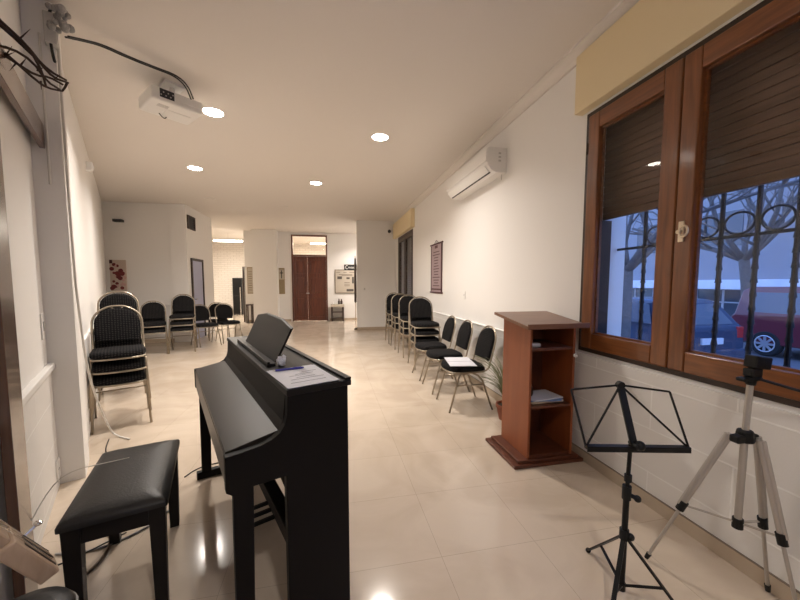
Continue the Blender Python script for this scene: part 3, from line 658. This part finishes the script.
# ------------------------------------------------------------------ air conditioner
ac = thing('air_conditioner', 'white wall mounted air conditioner high on the right wall', 'air conditioner', (RX, 4.25, 2.63))
prof = [(0, .0), (0, .275), (-.205, .275), (-.232, .262), (-.238, .13), (-.228, .085), (-.18, .02), (-.12, 0)]
MB().prism(prof, -.655, .655, 'xz').build('body', M['white'], ac, bevel=.008)
MB().prism([(-.23, .262), (-.243, .255), (-.248, .12), (-.24, .115), (-.236, .125)], -.65, .65, 'xz').build('front_panel', M['white'], ac, bevel=.003)
MB().prism([(-.229, .079), (-.184, .016), (-.190, .012), (-.236, .078)], -.6, .6, 'xz').build('air_flap', M['white'], ac)
MB().prism([(-.181, .018), (-.166, .012), (-.166, .009), (-.183, .013)], -.6, .6, 'xz').build('air_slot', M['vent'], ac)
cd = MB()
for z in (.20, .16, .12): cd.bb(-.10, -.07, -.657, -.6555, z, z+.02)
cd.build('rating_label', M['grayp'], ac)
MB().tube([(-.03, -.60, .0), (-.03, -.60, -.06)], .004, 6).build('drain_tail', M['grayp'], ac)

# ------------------------------------------------------------------ wall items on the right
ps = thing('hanging_banner', 'narrow mauve text banner with maroon rods hanging on the right wall', 'banner', (RX-.008, 6.10, 1.22))
MB().bb(-.004, .004, -.31, .31, 0, .90).build('banner_cloth', M['poster'], ps)
[MB().bb(-.007, .003, y, y+.05, .02, .88).build('side_border', M['maroon'], ps) for y in (-.33, .28)]
MB().cyl((-.004, -.36, .90), (-.004, .36, .90), .014).cyl((-.004, -.36, 0), (-.004, .36, 0), .014).bb(-.007, .003, -.31, .31, .05, .075).build('rod', M['maroon'], ps)
MB().tube([(-.004, -.14, .90), (-.004, 0, .97), (-.004, .14, .90)], .004, 5).bb(-.008, .002, -.08, .08, .82, .87).build('hanger', M['maroon'], ps)
tl = MB()
for i in range(13):
    wd = random.uniform(.10, .22); tl.bb(-.006, -.0035, -wd, wd, .12+i*.052, .135+i*.052)
tl.build('text_lines', M['maroon'], ps)
def plate(name, label, cat, c, rz, w=.075, h=.115, two=False, hole=True):
    t = thing(name, label, cat, c, rz)
    MB().bb(-w/2, w/2, -.009, 0, -h/2, h/2).build('cover_plate', M['white'], t, bevel=.003)
    q = MB()
    if hole:
        for dx in (-.012, .012): q.cyl((dx, -.0095, 0), (dx, -.006, 0), .006, seg=8)
    else: q.bb(-.018, .018, -.013, -.009, -.03, .03)
    q.build('socket_holes' if hole else 'rocker', M['vent'] if hole else M['grayp'], t); return t
plate('wall_socket', 'small socket plate on the right wall below the banner', 'socket', (RX, 4.75, 1.22), radians(-90))
plate('light_switch', 'small switch plate on the pale return wall by the far chairs', 'switch', (1.03, 10.1, 1.22), 0, .09, .09, hole=False)
plate('light_switch', 'tall white switch plate on the near left wall above its ledge', 'switch', E1+D*-.10+V((0, 0, 1.12)), LROT, .085, .17, hole=False)
plate('wall_socket', 'cream socket plate low on the near left wall beside the bench', 'socket', E1+D*-.06+N*.016+V((0, 0, .135)), LROT, .1, .13)
# camera-like sensors
se = thing('motion_sensor', 'small white motion sensor high on the left wall', 'sensor', E2+D*2.05+V((0, 0, 2.72)), LROT)
MB().bb(-.035, .035, -.06, 0, -.05, .05).build('housing', M['white'], se, bevel=.012)
MB().sph((0, -.058, -.008), .024, (1, .5, 1.2)).build('lens', M['ledge'], se)
se = thing('security_camera', 'dark little security camera high on the return wall by the far window', 'camera', (1.77, 10.1, 2.93))
MB().cyl((0, 0, 0), (0, -.02, 0), .045).build('mount', M['white'], se); MB().sph((0, -.05, -.01), .05).build('dome', M['vent'], se)
se = thing('security_camera', 'dark flat security camera high on the back left wall', 'camera', (-4.6, 8.95, 2.79))
MB().bb(-.03, .03, -.03, 0, -.02, .05).build('mount', M['white'], se); MB().bb(-.09, .09, -.15, -.03, -.03, .03).build('body', M['vent'], se, bevel=.01)

# items on the door wall
nb = thing('notice_board', 'grey pinned notice board on the wall right of the double door', 'notice board', (.61, DY, 1.02))
MB().bb(-.385, .385, -.02, 0, 0, .86).build('board', M['board'], nb); MB().bb(-.4, .4, -.026, -.005, -.015, .015).bb(-.4, .4, -.026, -.005, .845, .875).bb(-.4, -.37, -.026, -.005, .015, .845).bb(.37, .4, -.026, -.005, .015, .845).build('board_frame', M['bframe'], nb)
for x, z, ww, hh in ((-.22, .52, .17, .1), (.09, .52, .12, .07), (.27, .36, .07, .24), (.16, .06, .26, .09)): MB().bb(x-ww/2, x+ww/2, -.024, -.02, z, z+hh).build('pinned_picture', M['photo'], nb)
q = MB()
for x, z, ww in ((-.27, .76, .14), (-.02, .76, .12), (.24, .76, .2), (0, .68, .5), (.05, .64, .4), (.05, .38, .2), (.05, .32, .2), (.05, .26, .2)): q.bb(x-ww/2, x+ww/2, -.023, -.02, z, z+.022)
q.build('headings', M['bframe'], nb)
sg = thing('wall_sign', 'black sign with white lettering above the grey notice board', 'sign', (.83, DY, 1.87))
MB().bb(-.27, .27, -.03, 0, 0, .21).build('panel', M['sign'], sg, bevel=.004)
q = MB().tube([(-.17+.05*cos(a), -.033, .11+.062*sin(a)) for a in [radians(50+k*26) for k in range(11)]], .011, 6)
for k in range(7): q.tube([(-.09+k*.045+.016*cos(a), -.033, .095+.024*sin(a)) for a in [radians(40+j*40) for j in range(8)]], .008, 5)
q.build('lettering', M['signw'], sg)
pn = thing('wall_plaque', 'narrow plaque with a dark cross on the wall left of the double door', 'plaque', (-1.665, DY, 1.0))
MB().bb(-.105, .105, -.025, 0, 0, .93).build('panel', M['tan'], pn, bevel=.004); MB().bb(-.09, .09, -.03, -.025, .52, .88).build('pale_field', M['board'], pn)
MB().bb(-.014, .014, -.036, -.03, .56, .85).bb(-.06, .06, -.036, -.03, .74, .77).build('cross', M['sign'], pn)
pn = thing('wall_plaque', 'narrow framed notice on the wall left of the column', 'plaque', (-2.72, DY, 1.02))
MB().bb(-.10, .10, -.025, 0, 0, .93).build('frame', M['tan'], pn, bevel=.004); MB().bb(-.08, .08, -.03, -.025, .03, .9).build('sheet', M['board'], pn)
q = MB()
for k in range(9): q.bb(-.06, .06, -.032, -.03, .12+k*.08, .14+k*.08)
q.build('text_lines', M['bframe'], pn)
# small table with jars
st = thing('small_table', 'small dark side table with a pale top under the notice board', 'table', (.29, 12.68, 0))
MB().bb(-.24, .24, -.17, .17, .52, .62).build('tabletop', M['board'], st, bevel=.006)
for x in (-.2, .2):
    for y in (-.14, .14): MB().bb(x-.03, x+.03, y-.025, y+.025, 0, .52).build('leg', M['dwood'], st)
MB().bb(-.17, .17, -.12, .12, .10, .13).build('lower_shelf', M['dwood'], st); MB().bb(-.17, .17, -.12, .12, .32, .35).build('shelf', M['dwood'], st)
for x, h, lab in ((.10, .20, 'dark jar on the left of the pair on the small pale table'), (.19, .19, 'dark jar at the right end of the small pale table')):
    j = tag(auto(MB().lathe([(.001, 0), (.04, 0), (.042, .1), (.022, .14), (.022, h), (.001, h)]).build('jar', M['dwood'])), lab, 'jar', 'jars on the small table'); j.location = (.29+x-.04, 12.68, .6205)
j = tag(auto(MB().lathe([(.001, 0), (.03, 0), (.034, .09), (.001, .09)]).build('cup', M['white'])), 'small white cup at the left end of the small pale table', 'cup'); j.location = (.12, 12.68, .6205)
# dark stool by the column
st = thing('wooden_stool', 'tall dark wooden stool standing left of the column', 'stool', (-2.72, 12.66, 0))
MB().bb(-.10, .10, -.12, .12, .62, .66).build('seat', M['dwood'], st, bevel=.006)
for x in (-.08, .08):
    for y in (-.1, .1): MB().bb(x-.016, x+.016, y-.016, y+.016, 0, .62).build('leg', M['dwood'], st)
# furled flag
fl = thing('furled_flag', 'dark furled flag on a pale pole at the corner of the return wall', 'flag', (.77, 10.24, 0))
MB().cyl((0, 0, .04), (0, 0, 2.2), .013).build('pole', M['instr'], fl)
MB().lathe([(.001, 0), (.05, 0), (.045, .03), (.02, .05), (.001, .05)]).build('base', M['dwood'], fl)
MB().lathe([(.014, .80), (.034, .85), (.036, 1.3), (.032, 1.7), (.026, 2.1), (.014, 2.14)], seg=12).build('furled_cloth', M['dwood'], fl)
# black cabinet in the far room
cb = thing('black_cabinet', 'black cabinet with a silver stand before the white brick wall', 'cabinet', (-3.95, 16.3, 0))
MB().bb(-.2, .2, -.17, .17, 0, 1.62).build('body', M['sign'], cb, bevel=.01); MB().bb(-.17, .17, -.185, -.17, .85, 1.58).build('door', M['metalb'], cb); MB().bb(-.17, .17, -.185, -.17, .05, .82).build('door', M['metalb'], cb)
MB().cyl((.12, -.21, .02), (.12, -.21, 1.2), .02).build('silver_pole', M['chrome'], cb)
# blossom picture on the back wall
fp = thing('flower_picture', 'pale canvas with dark red blossoms on the back left wall', 'picture', (-4.70, 8.95, 1.22))
MB().bb(-.16, .16, -.025, 0, 0, .70).build('canvas', M['canvas'], fp)
q = MB(); q2 = MB()
for i in range(26):
    x = random.uniform(-.13, .09); z = random.uniform(.04, .6); (q if random.random() < .72 else q2).sph((x, -.027, z), random.uniform(.03, .06), (1, .12, .9), 9, 6)
for i in range(8): q2.sph((random.uniform(.08, .15), -.027, random.uniform(.05, .4)), .03, (1, .1, 1), 8, 5)
q.build('red_blossoms', M['red'], fp); q2.build('pink_blossoms', M['pink'], fp); MB().bb(-.16, -.1, -.03, -.025, .62, .70).build('dark_corner', M['maroon'], fp)

# ------------------------------------------------------------------ projector and its wiring
pc = V((-1.40, 3.63, 3.03)); pr = atan2(.276, .325)
pj = thing('ceiling_projector', 'white video projector hung from the ceiling at upper left', 'projector', pc, pr)
MB().bb(-.205, .205, -.17, .18, -.06, .055).build('body', M['white'], pj, bevel=.018, seg=3)
MB().bb(-.195, .195, -.174, -.169, -.015, .045).build('rear_panel', M['white'], pj, bevel=.004)
q = MB().bb(-.145, -.035, -.1765, -.173, -.03, .04); q.build('terminal_panel', M['vent'], pj)
q = MB()
for i in range(6): q.cyl((-.135+i*.018, -.178, .015 if i % 2 else -.01), (-.135+i*.018, -.1765, .015 if i % 2 else -.01), .006, seg=8)
q.build('terminal', M['grayp'], pj)
q = MB()
for i in range(4): q.bb(-.135, -.05, -.10+i*.016, -.092+i*.016, -.0615, -.0595)
q.build('vent_slots', M['grayp'], pj)
MB().bb(-.05, .15, -.03, .14, -.064, -.058).build('bottom_hatch', M['white'], pj, bevel=.004)
MB().cyl((.02, .02, .055), (.02, .02, CEIL-pc.z-.02), .022).bb(-.06, .10, -.06, .10, CEIL-pc.z-.02, CEIL-pc.z).bb(-.10, .14, -.02, .06, .055, .066).build('ceiling_mount', M['white'], pj)
MB().cyl((.205, .05, 0), (.212, .05, 0), .04).build('side_lens', M['grayp'], pj)
MB().tube([(-.07, .10, -.06), (-.05, .10, -.085), (-.02, .115, -.09), (0, .13, -.062)], .004, 6, smooth=1).build('safety_loop', M['cable'], pj)
jb = thing('junction_box', 'small white junction box high in the left wall corner', 'junction box', (-1.775, 2.74, 2.94), LROT)
MB().bb(-.045, .045, -.06, .0, .0, .19).build('box', M['grayp'], jb, bevel=.006); MB().bb(-.035, .035, -.066, -.06, .02, .17).build('lid', M['white'], jb)
MB().tube([(-.02, -.03, .19), (-.05, -.05, .235), (.0, -.07, .25), (.05, -.06, .235)], .009, 6, smooth=2).build('loop', M['cable'], jb, smooth=True)
MB().tube([(-.03, -.03, 0), (-.03, -.035, -.07), (.0, -.04, -.10), (.03, -.035, -.06), (.03, -.03, 0)], .008, 6, smooth=2).build('lower_loop', M['cable'], jb, smooth=True)
tb = MB()
for i in range(26):
    tb.sph((random.uniform(-.04, .04), random.uniform(-.045, .045), random.uniform(-.07, .07)), random.uniform(.014, .026), u=8, v=6)
tb = tag(tb.build('bundled_cable_bag', M['gcable']), 'grey bundle of coiled cable tied beside the junction box', 'cable'); tb.location = (-1.655, 2.70, 3.07)
for k, off in enumerate((0, .022)):
    pts = [(-1.66, 2.74, 3.0), (-1.64, 2.86, 3.06), (-1.60, 2.99, 3.12), (-1.50, 3.12, 3.13), (-1.36, 3.25, 3.14), (-1.26, 3.34, 3.15), (-1.205, 3.43, 3.125), (-1.20, 3.535, 3.06)]
    pts = [(x+off, y-off*.5, z+(.0 if 0 < i < 6 else 0)) for i, (x, y, z) in enumerate(pts)]
    tag(MB().tube(pts, .0062, 6, smooth=2).build('projector_cable', M['cable'], smooth=True), ('black cable on the left of the pair' if k == 0 else 'black cable on the right of the pair')+' running from the junction box to the projector', 'cable', 'projector cables')
tag(MB().tube([E2+N*.012+D*(.01)+V((0, 0, 3.1)), E2+N*.012+D*.012+V((0, 0, 1.5)), E2+N*.02+D*.05+V((0, 0, 1.2)), E2+N*.03+D*.2+V((0, 0, .75)), E2+N*.06+D*.5+V((0, 0, .40)), E2+N*.10+D*.68+V((0, 0, .15)), E2+N*.14+D*.74+V((0, 0, .009)), E2+N*.25+D*.55+V((0, 0, .009))], .0075, 6, smooth=2).build('hanging_cable', M['wcable'], smooth=True), 'long pale cable hanging down the left wall edge to the near chair stack', 'cable')
cdt = MB().tube([E2-N*.07+V((0, 0, 3.0))-D*.0-D*.012, E2-N*.07-D*.012+V((0, 0, 2.05))], .007, 6)
tag(cdt.build('cable_conduit', M['wcable']), 'thin pale conduit running straight down the left wall step', 'conduit')

# ------------------------------------------------------------------ big cross with thorn wreath, left edge
cr = thing('wooden_cross', 'large dark varnished wooden cross standing against the near left wall', 'cross', E1+D*-1.134+N*.036, LROT)
MB().bb(-.20, 0, -.032, 0, 0, 3.0).build('upright', M['cross'], cr, bevel=.003)
MB().bb(-.75, 1.145, -.030, -.002, 2.28, 2.43).build('crossbeam', M['cross'], cr, bevel=.003)
tw = thing('thorn_wreath', 'wreath of twisted bare thorny twigs hanging before the upper left wall', 'wreath', (-1.35, 1.98, 2.48))
o = V((-1.35, 1.98, 2.48)); tm = MB()
strands = [[(-1.494, 1.854, 2.642), (-1.432, 1.909, 2.580), (-1.382, 1.923, 2.530), (-1.339, 1.949, 2.485), (-1.310, 1.992, 2.426), (-1.293, 2.032, 2.392), (-1.260, 2.080, 2.397)],
           [(-1.485, 1.836, 2.615), (-1.427, 1.891, 2.556), (-1.377, 1.923, 2.512), (-1.328, 1.957, 2.455), (-1.296, 2.016, 2.412), (-1.262, 2.070, 2.404)],
           [(-1.476, 1.863, 2.489), (-1.434, 1.909, 2.454), (-1.378, 1.939, 2.401), (-1.334, 1.991, 2.349), (-1.323, 2.034, 2.342), (-1.291, 2.083, 2.356)],
           [(-1.476, 1.845, 2.462), (-1.422, 1.899, 2.422), (-1.368, 1.935, 2.390), (-1.328, 1.980, 2.368), (-1.305, 2.025, 2.390), (-1.278, 2.070, 2.381)],
           [(-1.434, 1.899, 2.435), (-1.377, 1.926, 2.449), (-1.332, 1.971, 2.426), (-1.310, 2.016, 2.363), (-1.292, 2.070, 2.356)],
           [(-1.323, 1.962, 2.453), (-1.316, 1.998, 2.399), (-1.321, 2.025, 2.345)], [(-1.262, 2.075, 2.399), (-1.278, 2.083, 2.377), (-1.292, 2.083, 2.356)]]
for i, s in enumerate(strands):
    tm.tube([V(q)-o for q in s], [.0105 if i < 2 else .0065, .0045], 6, smooth=1)
tm.build('twigs', M['bark'], tw, smooth=True)
th = MB()
for q, d in (((-1.350, 1.935, 2.498), (.03, .02, .06)), ((-1.395, 1.917, 2.408), (.02, .01, .05)), ((-1.395, 1.917, 2.408), (.035, .0, .02)), ((-1.368, 1.935, 2.394), (-.03, 0, -.04)), ((-1.359, 1.944, 2.390), (.01, .02, .045)), ((-1.323, 1.980, 2.390), (.03, 0, .02)), ((-1.323, 1.998, 2.354), (.0, .0, -.04)), ((-1.296, 2.034, 2.381), (.03, 0, .03)), ((-1.386, 1.908, 2.534), (-.02, 0, .04))):
    th.cyl(V(q)-o, V(q)-o+V(d), .004, .0006, 6)
th.build('thorns', M['bark'], tw)

# ------------------------------------------------------------------ stringed instrument on a stool, lower left corner
gA, gB, gC = V((-.89, 1.225, .487)), V((-.915, 1.13, .655)), V((-.915, 1.01, .835))
gt = thing('string_instrument', 'pale wooden stringed instrument head with tuning peg at the lower left corner', 'instrument', gA)
ax = (gB-gA).normalized(); upv = V((.55, .2, .8)); sd_ = ax.cross(upv).normalized(); un = sd_.cross(ax).normalized()
def beamloc(a, b, w_, h_, n_, m_, par, bev=.004):
    return MB().beam(a-gA, b-gA, w_, h_, un).build(n_, m_, par, bevel=bev)
hd = beamloc(gA, gB+ax*.02, .07, .05, 'headstock', M['instr'], gt, .006)
nk = beamloc(gB+ax*.02, gC+ax*.25, .052, .036, 'neck', M['instr'], gt, .008)
for s in (-1, 1):
    MB().beam(ax*.02+sd_*s*.015+un*.0245, ax*.17+sd_*s*.015+un*.0245, .008, .004, un).build('slot', M['slot'], gt)
for k in (2,):
    c = ax*(.05+k*.055); MB().cyl(c+sd_*.02+un*.02, c+sd_*.034+un*.055, .005).sph(c+sd_*.036+un*.06, .011, (1, 1, .7)).build('tuning_peg', M['chrome'], gt)
q = MB()
for k in (-1, -.4, .4, 1): q.tube([ax*.05+sd_*k*.018+un*.030, ax*.22+sd_*k*.016+un*.028, ax*.55+sd_*k*.02+un*.026], .0012, 4)
q.build('strings', M['chrome'], gt)
sl = thing('padded_stool', 'dark padded stool with brown wooden legs under the instrument', 'stool', (-.90, 1.13, 0), LROT)
auto(MB().lathe([(.001, .37), (.11, .37), (.12, .385), (.12, .405), (.11, .42), (.07, .428), (.001, .43)], seg=28).build('seat', M['leather'], sl), 60)
MB().tube([(.121*cos(k*pi/14), .121*sin(k*pi/14), .395) for k in range(28)], .005, 6, True).build('piping', M['gcable'], sl)
for k in range(4):
    a = k*pi/2-.72; MB().beam((.095*cos(a), .095*sin(a), .37), (.135*cos(a), .135*sin(a), 0), .03, .03).build('leg', M['plank'], sl)

# cables on the floor by the bench
def fcable(pts, m, lab, r=.005): return tag(MB().tube([(x, y, z+r+.0006) for x, y, z in pts], r, 6, smooth=2).build('floor_cable', m, smooth=True), lab, 'cable', 'cables lying on the floor')
fcable([(-1.42, 2.05, 0), (-1.25, 2.12, 0), (-1.17, 2.02, 0), (-1.14, 1.86, 0), (-1.20, 1.72, 0)], M['bcable'], 'brown cable curling on the floor behind the near bench leg', .007)
fcable([(-1.40, 1.98, .0), (-1.23, 1.96, .0), (-1.08, 2.05, .0), (-.98, 2.2, 0), (-.99, 2.35, 0)], M['gcable'], 'grey cable running on the floor under the bench', .006)
fcable([(-1.36, 1.86, .016), (-1.28, 1.90, .016), (-1.20, 1.98, .016), (-1.12, 2.06, .016)], M['cable'], 'thin dark cable crossing the other floor cables under the bench', .004)
fcable([(-1.04, 2.62, 0), (-1.0, 2.72, 0), (-.93, 2.76, 0), (-.83, 2.80, 0)], M['cable'], 'thin dark cable on the floor from bench to the far piano foot', .004)
fcable([(-1.95, 3.42, 0), (-1.86, 3.2, 0), (-1.73, 3.02, 0), (-1.55, 2.75, 0)], M['cable'], 'dark cable on the floor between the near chair stack and the bench', .004)
tag(MB().tube([(-1.30, 1.66, .30), (-1.27, 1.80, .47), (-1.19, 1.822, .523), (-1.09, 1.855, .5235), (-1.0, 1.90, .520)], .0022, 6, smooth=2).build('thin_cord', M['wcable'], smooth=True), 'thin pale cord draped over the left edge of the bench cushion', 'cord')

# ------------------------------------------------------------------ the street outside
GZ = -.42
struct(MB().bb(RO, 60, -40, 70, GZ-.1, GZ).build('road', M['asphalt']))
struct(MB().bb(RO, 5.8, -40, 60, GZ, GZ+.12).build('pavement', M['pave']))
struct(MB().bb(13.2, 17, -40, 60, GZ, GZ+.12).build('pavement', M['pave']))
bl_ = thing('street_building', 'long grey building with a pale canopy across the street', 'building', (17, 12, GZ))
MB().bb(0, 6, -40, 45, 0, 9.5).build('facade', M['facade'], bl_)
MB().bb(-.9, 0, -30, 40, 1.55, 1.95).build('canopy', M['canopy'], bl_, bevel=.02)
q = MB(); q2 = MB()
q2.bb(-.02, 0, -30, 40, .15, 1.5)
for k in range(64): q.bb(-.06, -.02, -30+k*1.1, -29.93+k*1.1, .15, 1.5)
q.bb(-.06, -.02, -30, 40, .95, 1.0); q.build('mullions', M['mull'], bl_); q2.build('shop_front', M['shopg'], bl_)
q = MB()
for k in range(20):
    for z in (3.4, 6.2): q.bb(-.03, 0, -28+k*3.4, -26.4+k*3.4, z, z+1.5)
q.build('upper_windows', M['shopg'], bl_)

def bare_tree(name, label, loc, trunk, r, lean, nb, seed, up=4.5):
    random.seed(seed)
    t = thing(name, label, 'tree', loc, 0, 'bare street trees')
    tk = [V((0, 0, 0)), V((lean*.3, 0, trunk*.5)), V((lean, .1, trunk))]
    MB().tube([V((0, 0, -.02))]+tk[1:], [r, r*.75], 10, smooth=2).build('trunk', M['trunk'], t, smooth=True)
    br = MB()
    def grow(p, d, L, rr, depth):
        pts = [p]; q = p.copy(); dd = d.copy()
        for i in range(4):
            dd = (dd+V((random.uniform(-.25, .25), random.uniform(-.3, .3), random.uniform(-.12, .2)))).normalized(); q = q+dd*L/4; pts.append(q.copy())
        br.tube(pts, [rr, rr*.5], 5)
        if depth > 0:
            for k in range(3 if depth > 1 else 4):
                i = random.choice((1, 2, 3, 4)); nd = (dd+V((random.uniform(-.5, .5), random.uniform(-1, 1), random.uniform(-.4, .7)))).normalized()
                grow(pts[i], nd, L*random.uniform(.5, .75), rr*.5, depth-1)
    for k in range(nb):
        a = 2*pi*k/nb+.4; grow(tk[-1]-V((0, 0, .1)), V((.4*cos(a), .95*sin(a), random.uniform(.35, 1.0))).normalized(), up*random.uniform(.4, .65), r*.55, 3)
    br.build('branches', M['trunk'], t, smooth=True)
    return t
bare_tree('street_tree', 'bare forked street tree seen through the left window pane', (5.0, 5.0, GZ+.12), 2.0, .13, .15, 5, 3)
bare_tree('street_tree', 'bare branching street tree seen through the right window pane', (12.6, 8.0, GZ), 2.6, .16, -.2, 7, 11, 6)
bare_tree('street_tree', 'bare street tree standing rightmost, across the road near the red van', (12.9, 1.8, GZ+.0), 2.6, .14, -.3, 7, 21, 6)
lp = thing('street_post', 'tall pale metal street post across the road', 'post', (13.6, 5.9, GZ+.12))
MB().cyl((0, 0, .0), (0, 0, 7), .16, .12).build('pole', M['mull'], lp); MB().lathe([(.001, 0), (.24, 0), (.24, .25), (.001, .28)]).build('base', M['mull'], lp)
random.seed(5)

def car(label, loc, paint, L, Wd, H, prof, roofy, windows, hatch, group='parked cars outside', rearlamp=True, nose=1):
    """profile in (y, z): y=0 rear bumper, +y forward; x across, near side at x=0"""
    t = thing('parked_car', label, 'car', loc, 0, group)
    beltz = .92
    rings = []
    def inset(z): return 0 if z < beltz else (z-beltz)/(H-beltz)*.17
    A = [(inset(z), y, z) for y, z in prof]; Bm = [(.0 if False else Wd-inset(z), y, z) for y, z in prof]
    body = MB(); va = [body.bm.verts.new(p) for p in A]; vb_ = [body.bm.verts.new(p) for p in Bm]; n = len(prof)
    body.bm.faces.new(va[::-1]); body.bm.faces.new(vb_)
    for i in range(n): body.bm.faces.new((va[i], va[(i+1) % n], vb_[(i+1) % n], vb_[i]))
    body.build('body', paint, t, bevel=.05, seg=3)
    for poly in windows:
        g = MB(); g.loft([[(inset(z)-.008, y, z) for y, z in poly], [(inset(z)+.01, y, z) for y, z in poly]]); g.build('side_window', M['carg'], t)
    (y0, z0), (y1, z1) = hatch
    g = MB(); g.loft([[(.15+(.05), y0-.02, z0), (Wd-.2, y0-.02, z0), (Wd-.30, y1-.02, z1), (.30, y1-.02, z1)], [(.2, y0+.03, z0), (Wd-.2, y0+.03, z0), (Wd-.30, y1+.03, z1), (.30, y1+.03, z1)]]); g.build('rear_window', M['carg'], t)
    for x in (.04, Wd-.20): MB().bb(x, x+.16, -.0, .06, .72, .95).build('tail_lamp', M['tail'], t, bevel=.02)
    MB().bb(Wd/2-.26, Wd/2+.26, -.03, .02, .62, .74).build('number_plate', M['plate'], t)
    MB().bb(.03, Wd-.03, -.06, .12, .30, .52).build('bumper', paint, t, bevel=.04)
    for y in (.72, L-.78):
        for x, s in ((.0, -1), (Wd, 1)):
            R = Matrix.Translation((x, y, .31)) @ Matrix.Rotation(radians(90)*s, 4, 'Y')
            wh = MB().lathe([(.001, -.16), (.27, -.16), (.31, -.13), (.315, -.02), (.29, .012), (.21, .014), (.20, -.005), (.001, -.005)], seg=28, mtx=R).build('wheel', M['tyre'], t)
            rm = MB()
            for k in range(8):
                a = k*pi/4; p0 = R @ V((.03*cos(a), .03*sin(a), .012)); p1 = R @ V((.195*cos(a), .195*sin(a), .012)); rm.beam(p0, p1, .05, .02, (1, 0, 0))
            rm.tube([R @ V((.198*cos(k*pi/12), .198*sin(k*pi/12), .010)) for k in range(24)], .014, 6, True).cyl(R @ V((0, 0, 0)), R @ V((0, 0, .03)), .045)
            rm.build('rim', M['rim'], wh)
    return t
hp = [(0, .28), (0, .60), (.02, .92), (.10, 1.0), (.42, 1.40), (.60, 1.47), (1.4, 1.50), (2.1, 1.44), (2.85, .98), (3.7, .88), (3.95, .70), (4.0, .28)]
car('dark blue parked hatchback whose rear shows behind the window bars', (6.45, 5.2, GZ), M['carb'], 4.0, 1.7, 1.5, hp, 1.4, [[(.55, .98), (1.45, .98), (1.42, 1.40), (.72, 1.38)], [(1.52, .98), (2.6, .98), (2.1, 1.36), (1.5, 1.40)]], ((.11, 1.0), (.40, 1.38)))
vp0 = [(0, .30), (0, .95), (.06, 1.0), (.14, 1.62), (.3, 1.72), (2.4, 1.74), (2.75, 1.68), (3.35, 1.12), (4.1, .98), (4.25, .75), (4.28, .30)]
VL = 4.28; vp = [(VL-y, z) for y, z in vp0][::-1]
car('maroon parked van with an alloy wheel behind the right window bars', (10.6, 2.85, GZ), M['carr'], 4.28, 1.75, 1.74, vp, 1.7, [[(VL-y, z) for y, z in q] for q in ([(.35, 1.08), (1.5, 1.08), (1.5, 1.58), (.42, 1.58)], [(1.6, 1.08), (2.45, 1.08), (2.4, 1.58), (1.6, 1.58)], [(2.52, 1.08), (3.1, 1.08), (2.75, 1.50), (2.48, 1.56)])], ((.95, 1.14), (1.50, 1.62)))
car('dark parked saloon far left beyond the blue hatchback', (11.0, 13.2, GZ), M['carb'], 4.0, 1.7, 1.5, hp, 1.4, [[(.55, .98), (1.45, .98), (1.42, 1.40), (.72, 1.38)], [(1.52, .98), (2.6, .98), (2.1, 1.36), (1.5, 1.40)]], ((.11, 1.0), (.40, 1.38)))

# ------------------------------------------------------------------ dusk sky
wd = bpy.data.worlds.new('dusk'); scene.world = wd; wd.use_nodes = True
nt = wd.node_tree; bg = nt.nodes['Background']
tc = nt.nodes.new('ShaderNodeTexCoord'); sp = nt.nodes.new('ShaderNodeSeparateXYZ'); r = nt.nodes.new('ShaderNodeValToRGB')
r.color_ramp.elements[0].position = 0; r.color_ramp.elements[0].color = (.40, .58, 1, 1); r.color_ramp.elements[1].position = .7; r.color_ramp.elements[1].color = (.16, .30, .80, 1)
nt.links.new(tc.outputs['Generated'], sp.inputs[0]); nt.links.new(sp.outputs['Z'], r.inputs[0]); nt.links.new(r.outputs[0], bg.inputs[0]); bg.inputs[1].default_value = 2.9

# ------------------------------------------------------------------ camera
cam = bpy.data.cameras.new('camera'); co = bpy.data.objects.new('camera', cam); COL.objects.link(co)
cam.sensor_width = 36; cam.lens = 340/800*36; cam.shift_y = 8/800; cam.clip_start = .05
co.location = (0, 0, 1.4); co.rotation_euler = (radians(90-4.2272), 0, -radians(11.764)); scene.camera = co
vs = scene.view_settings; vs.view_transform = 'Standard'; vs.look = 'None'; vs.exposure = 0.14; vs.gamma = 1; vs.use_curve_mapping = False
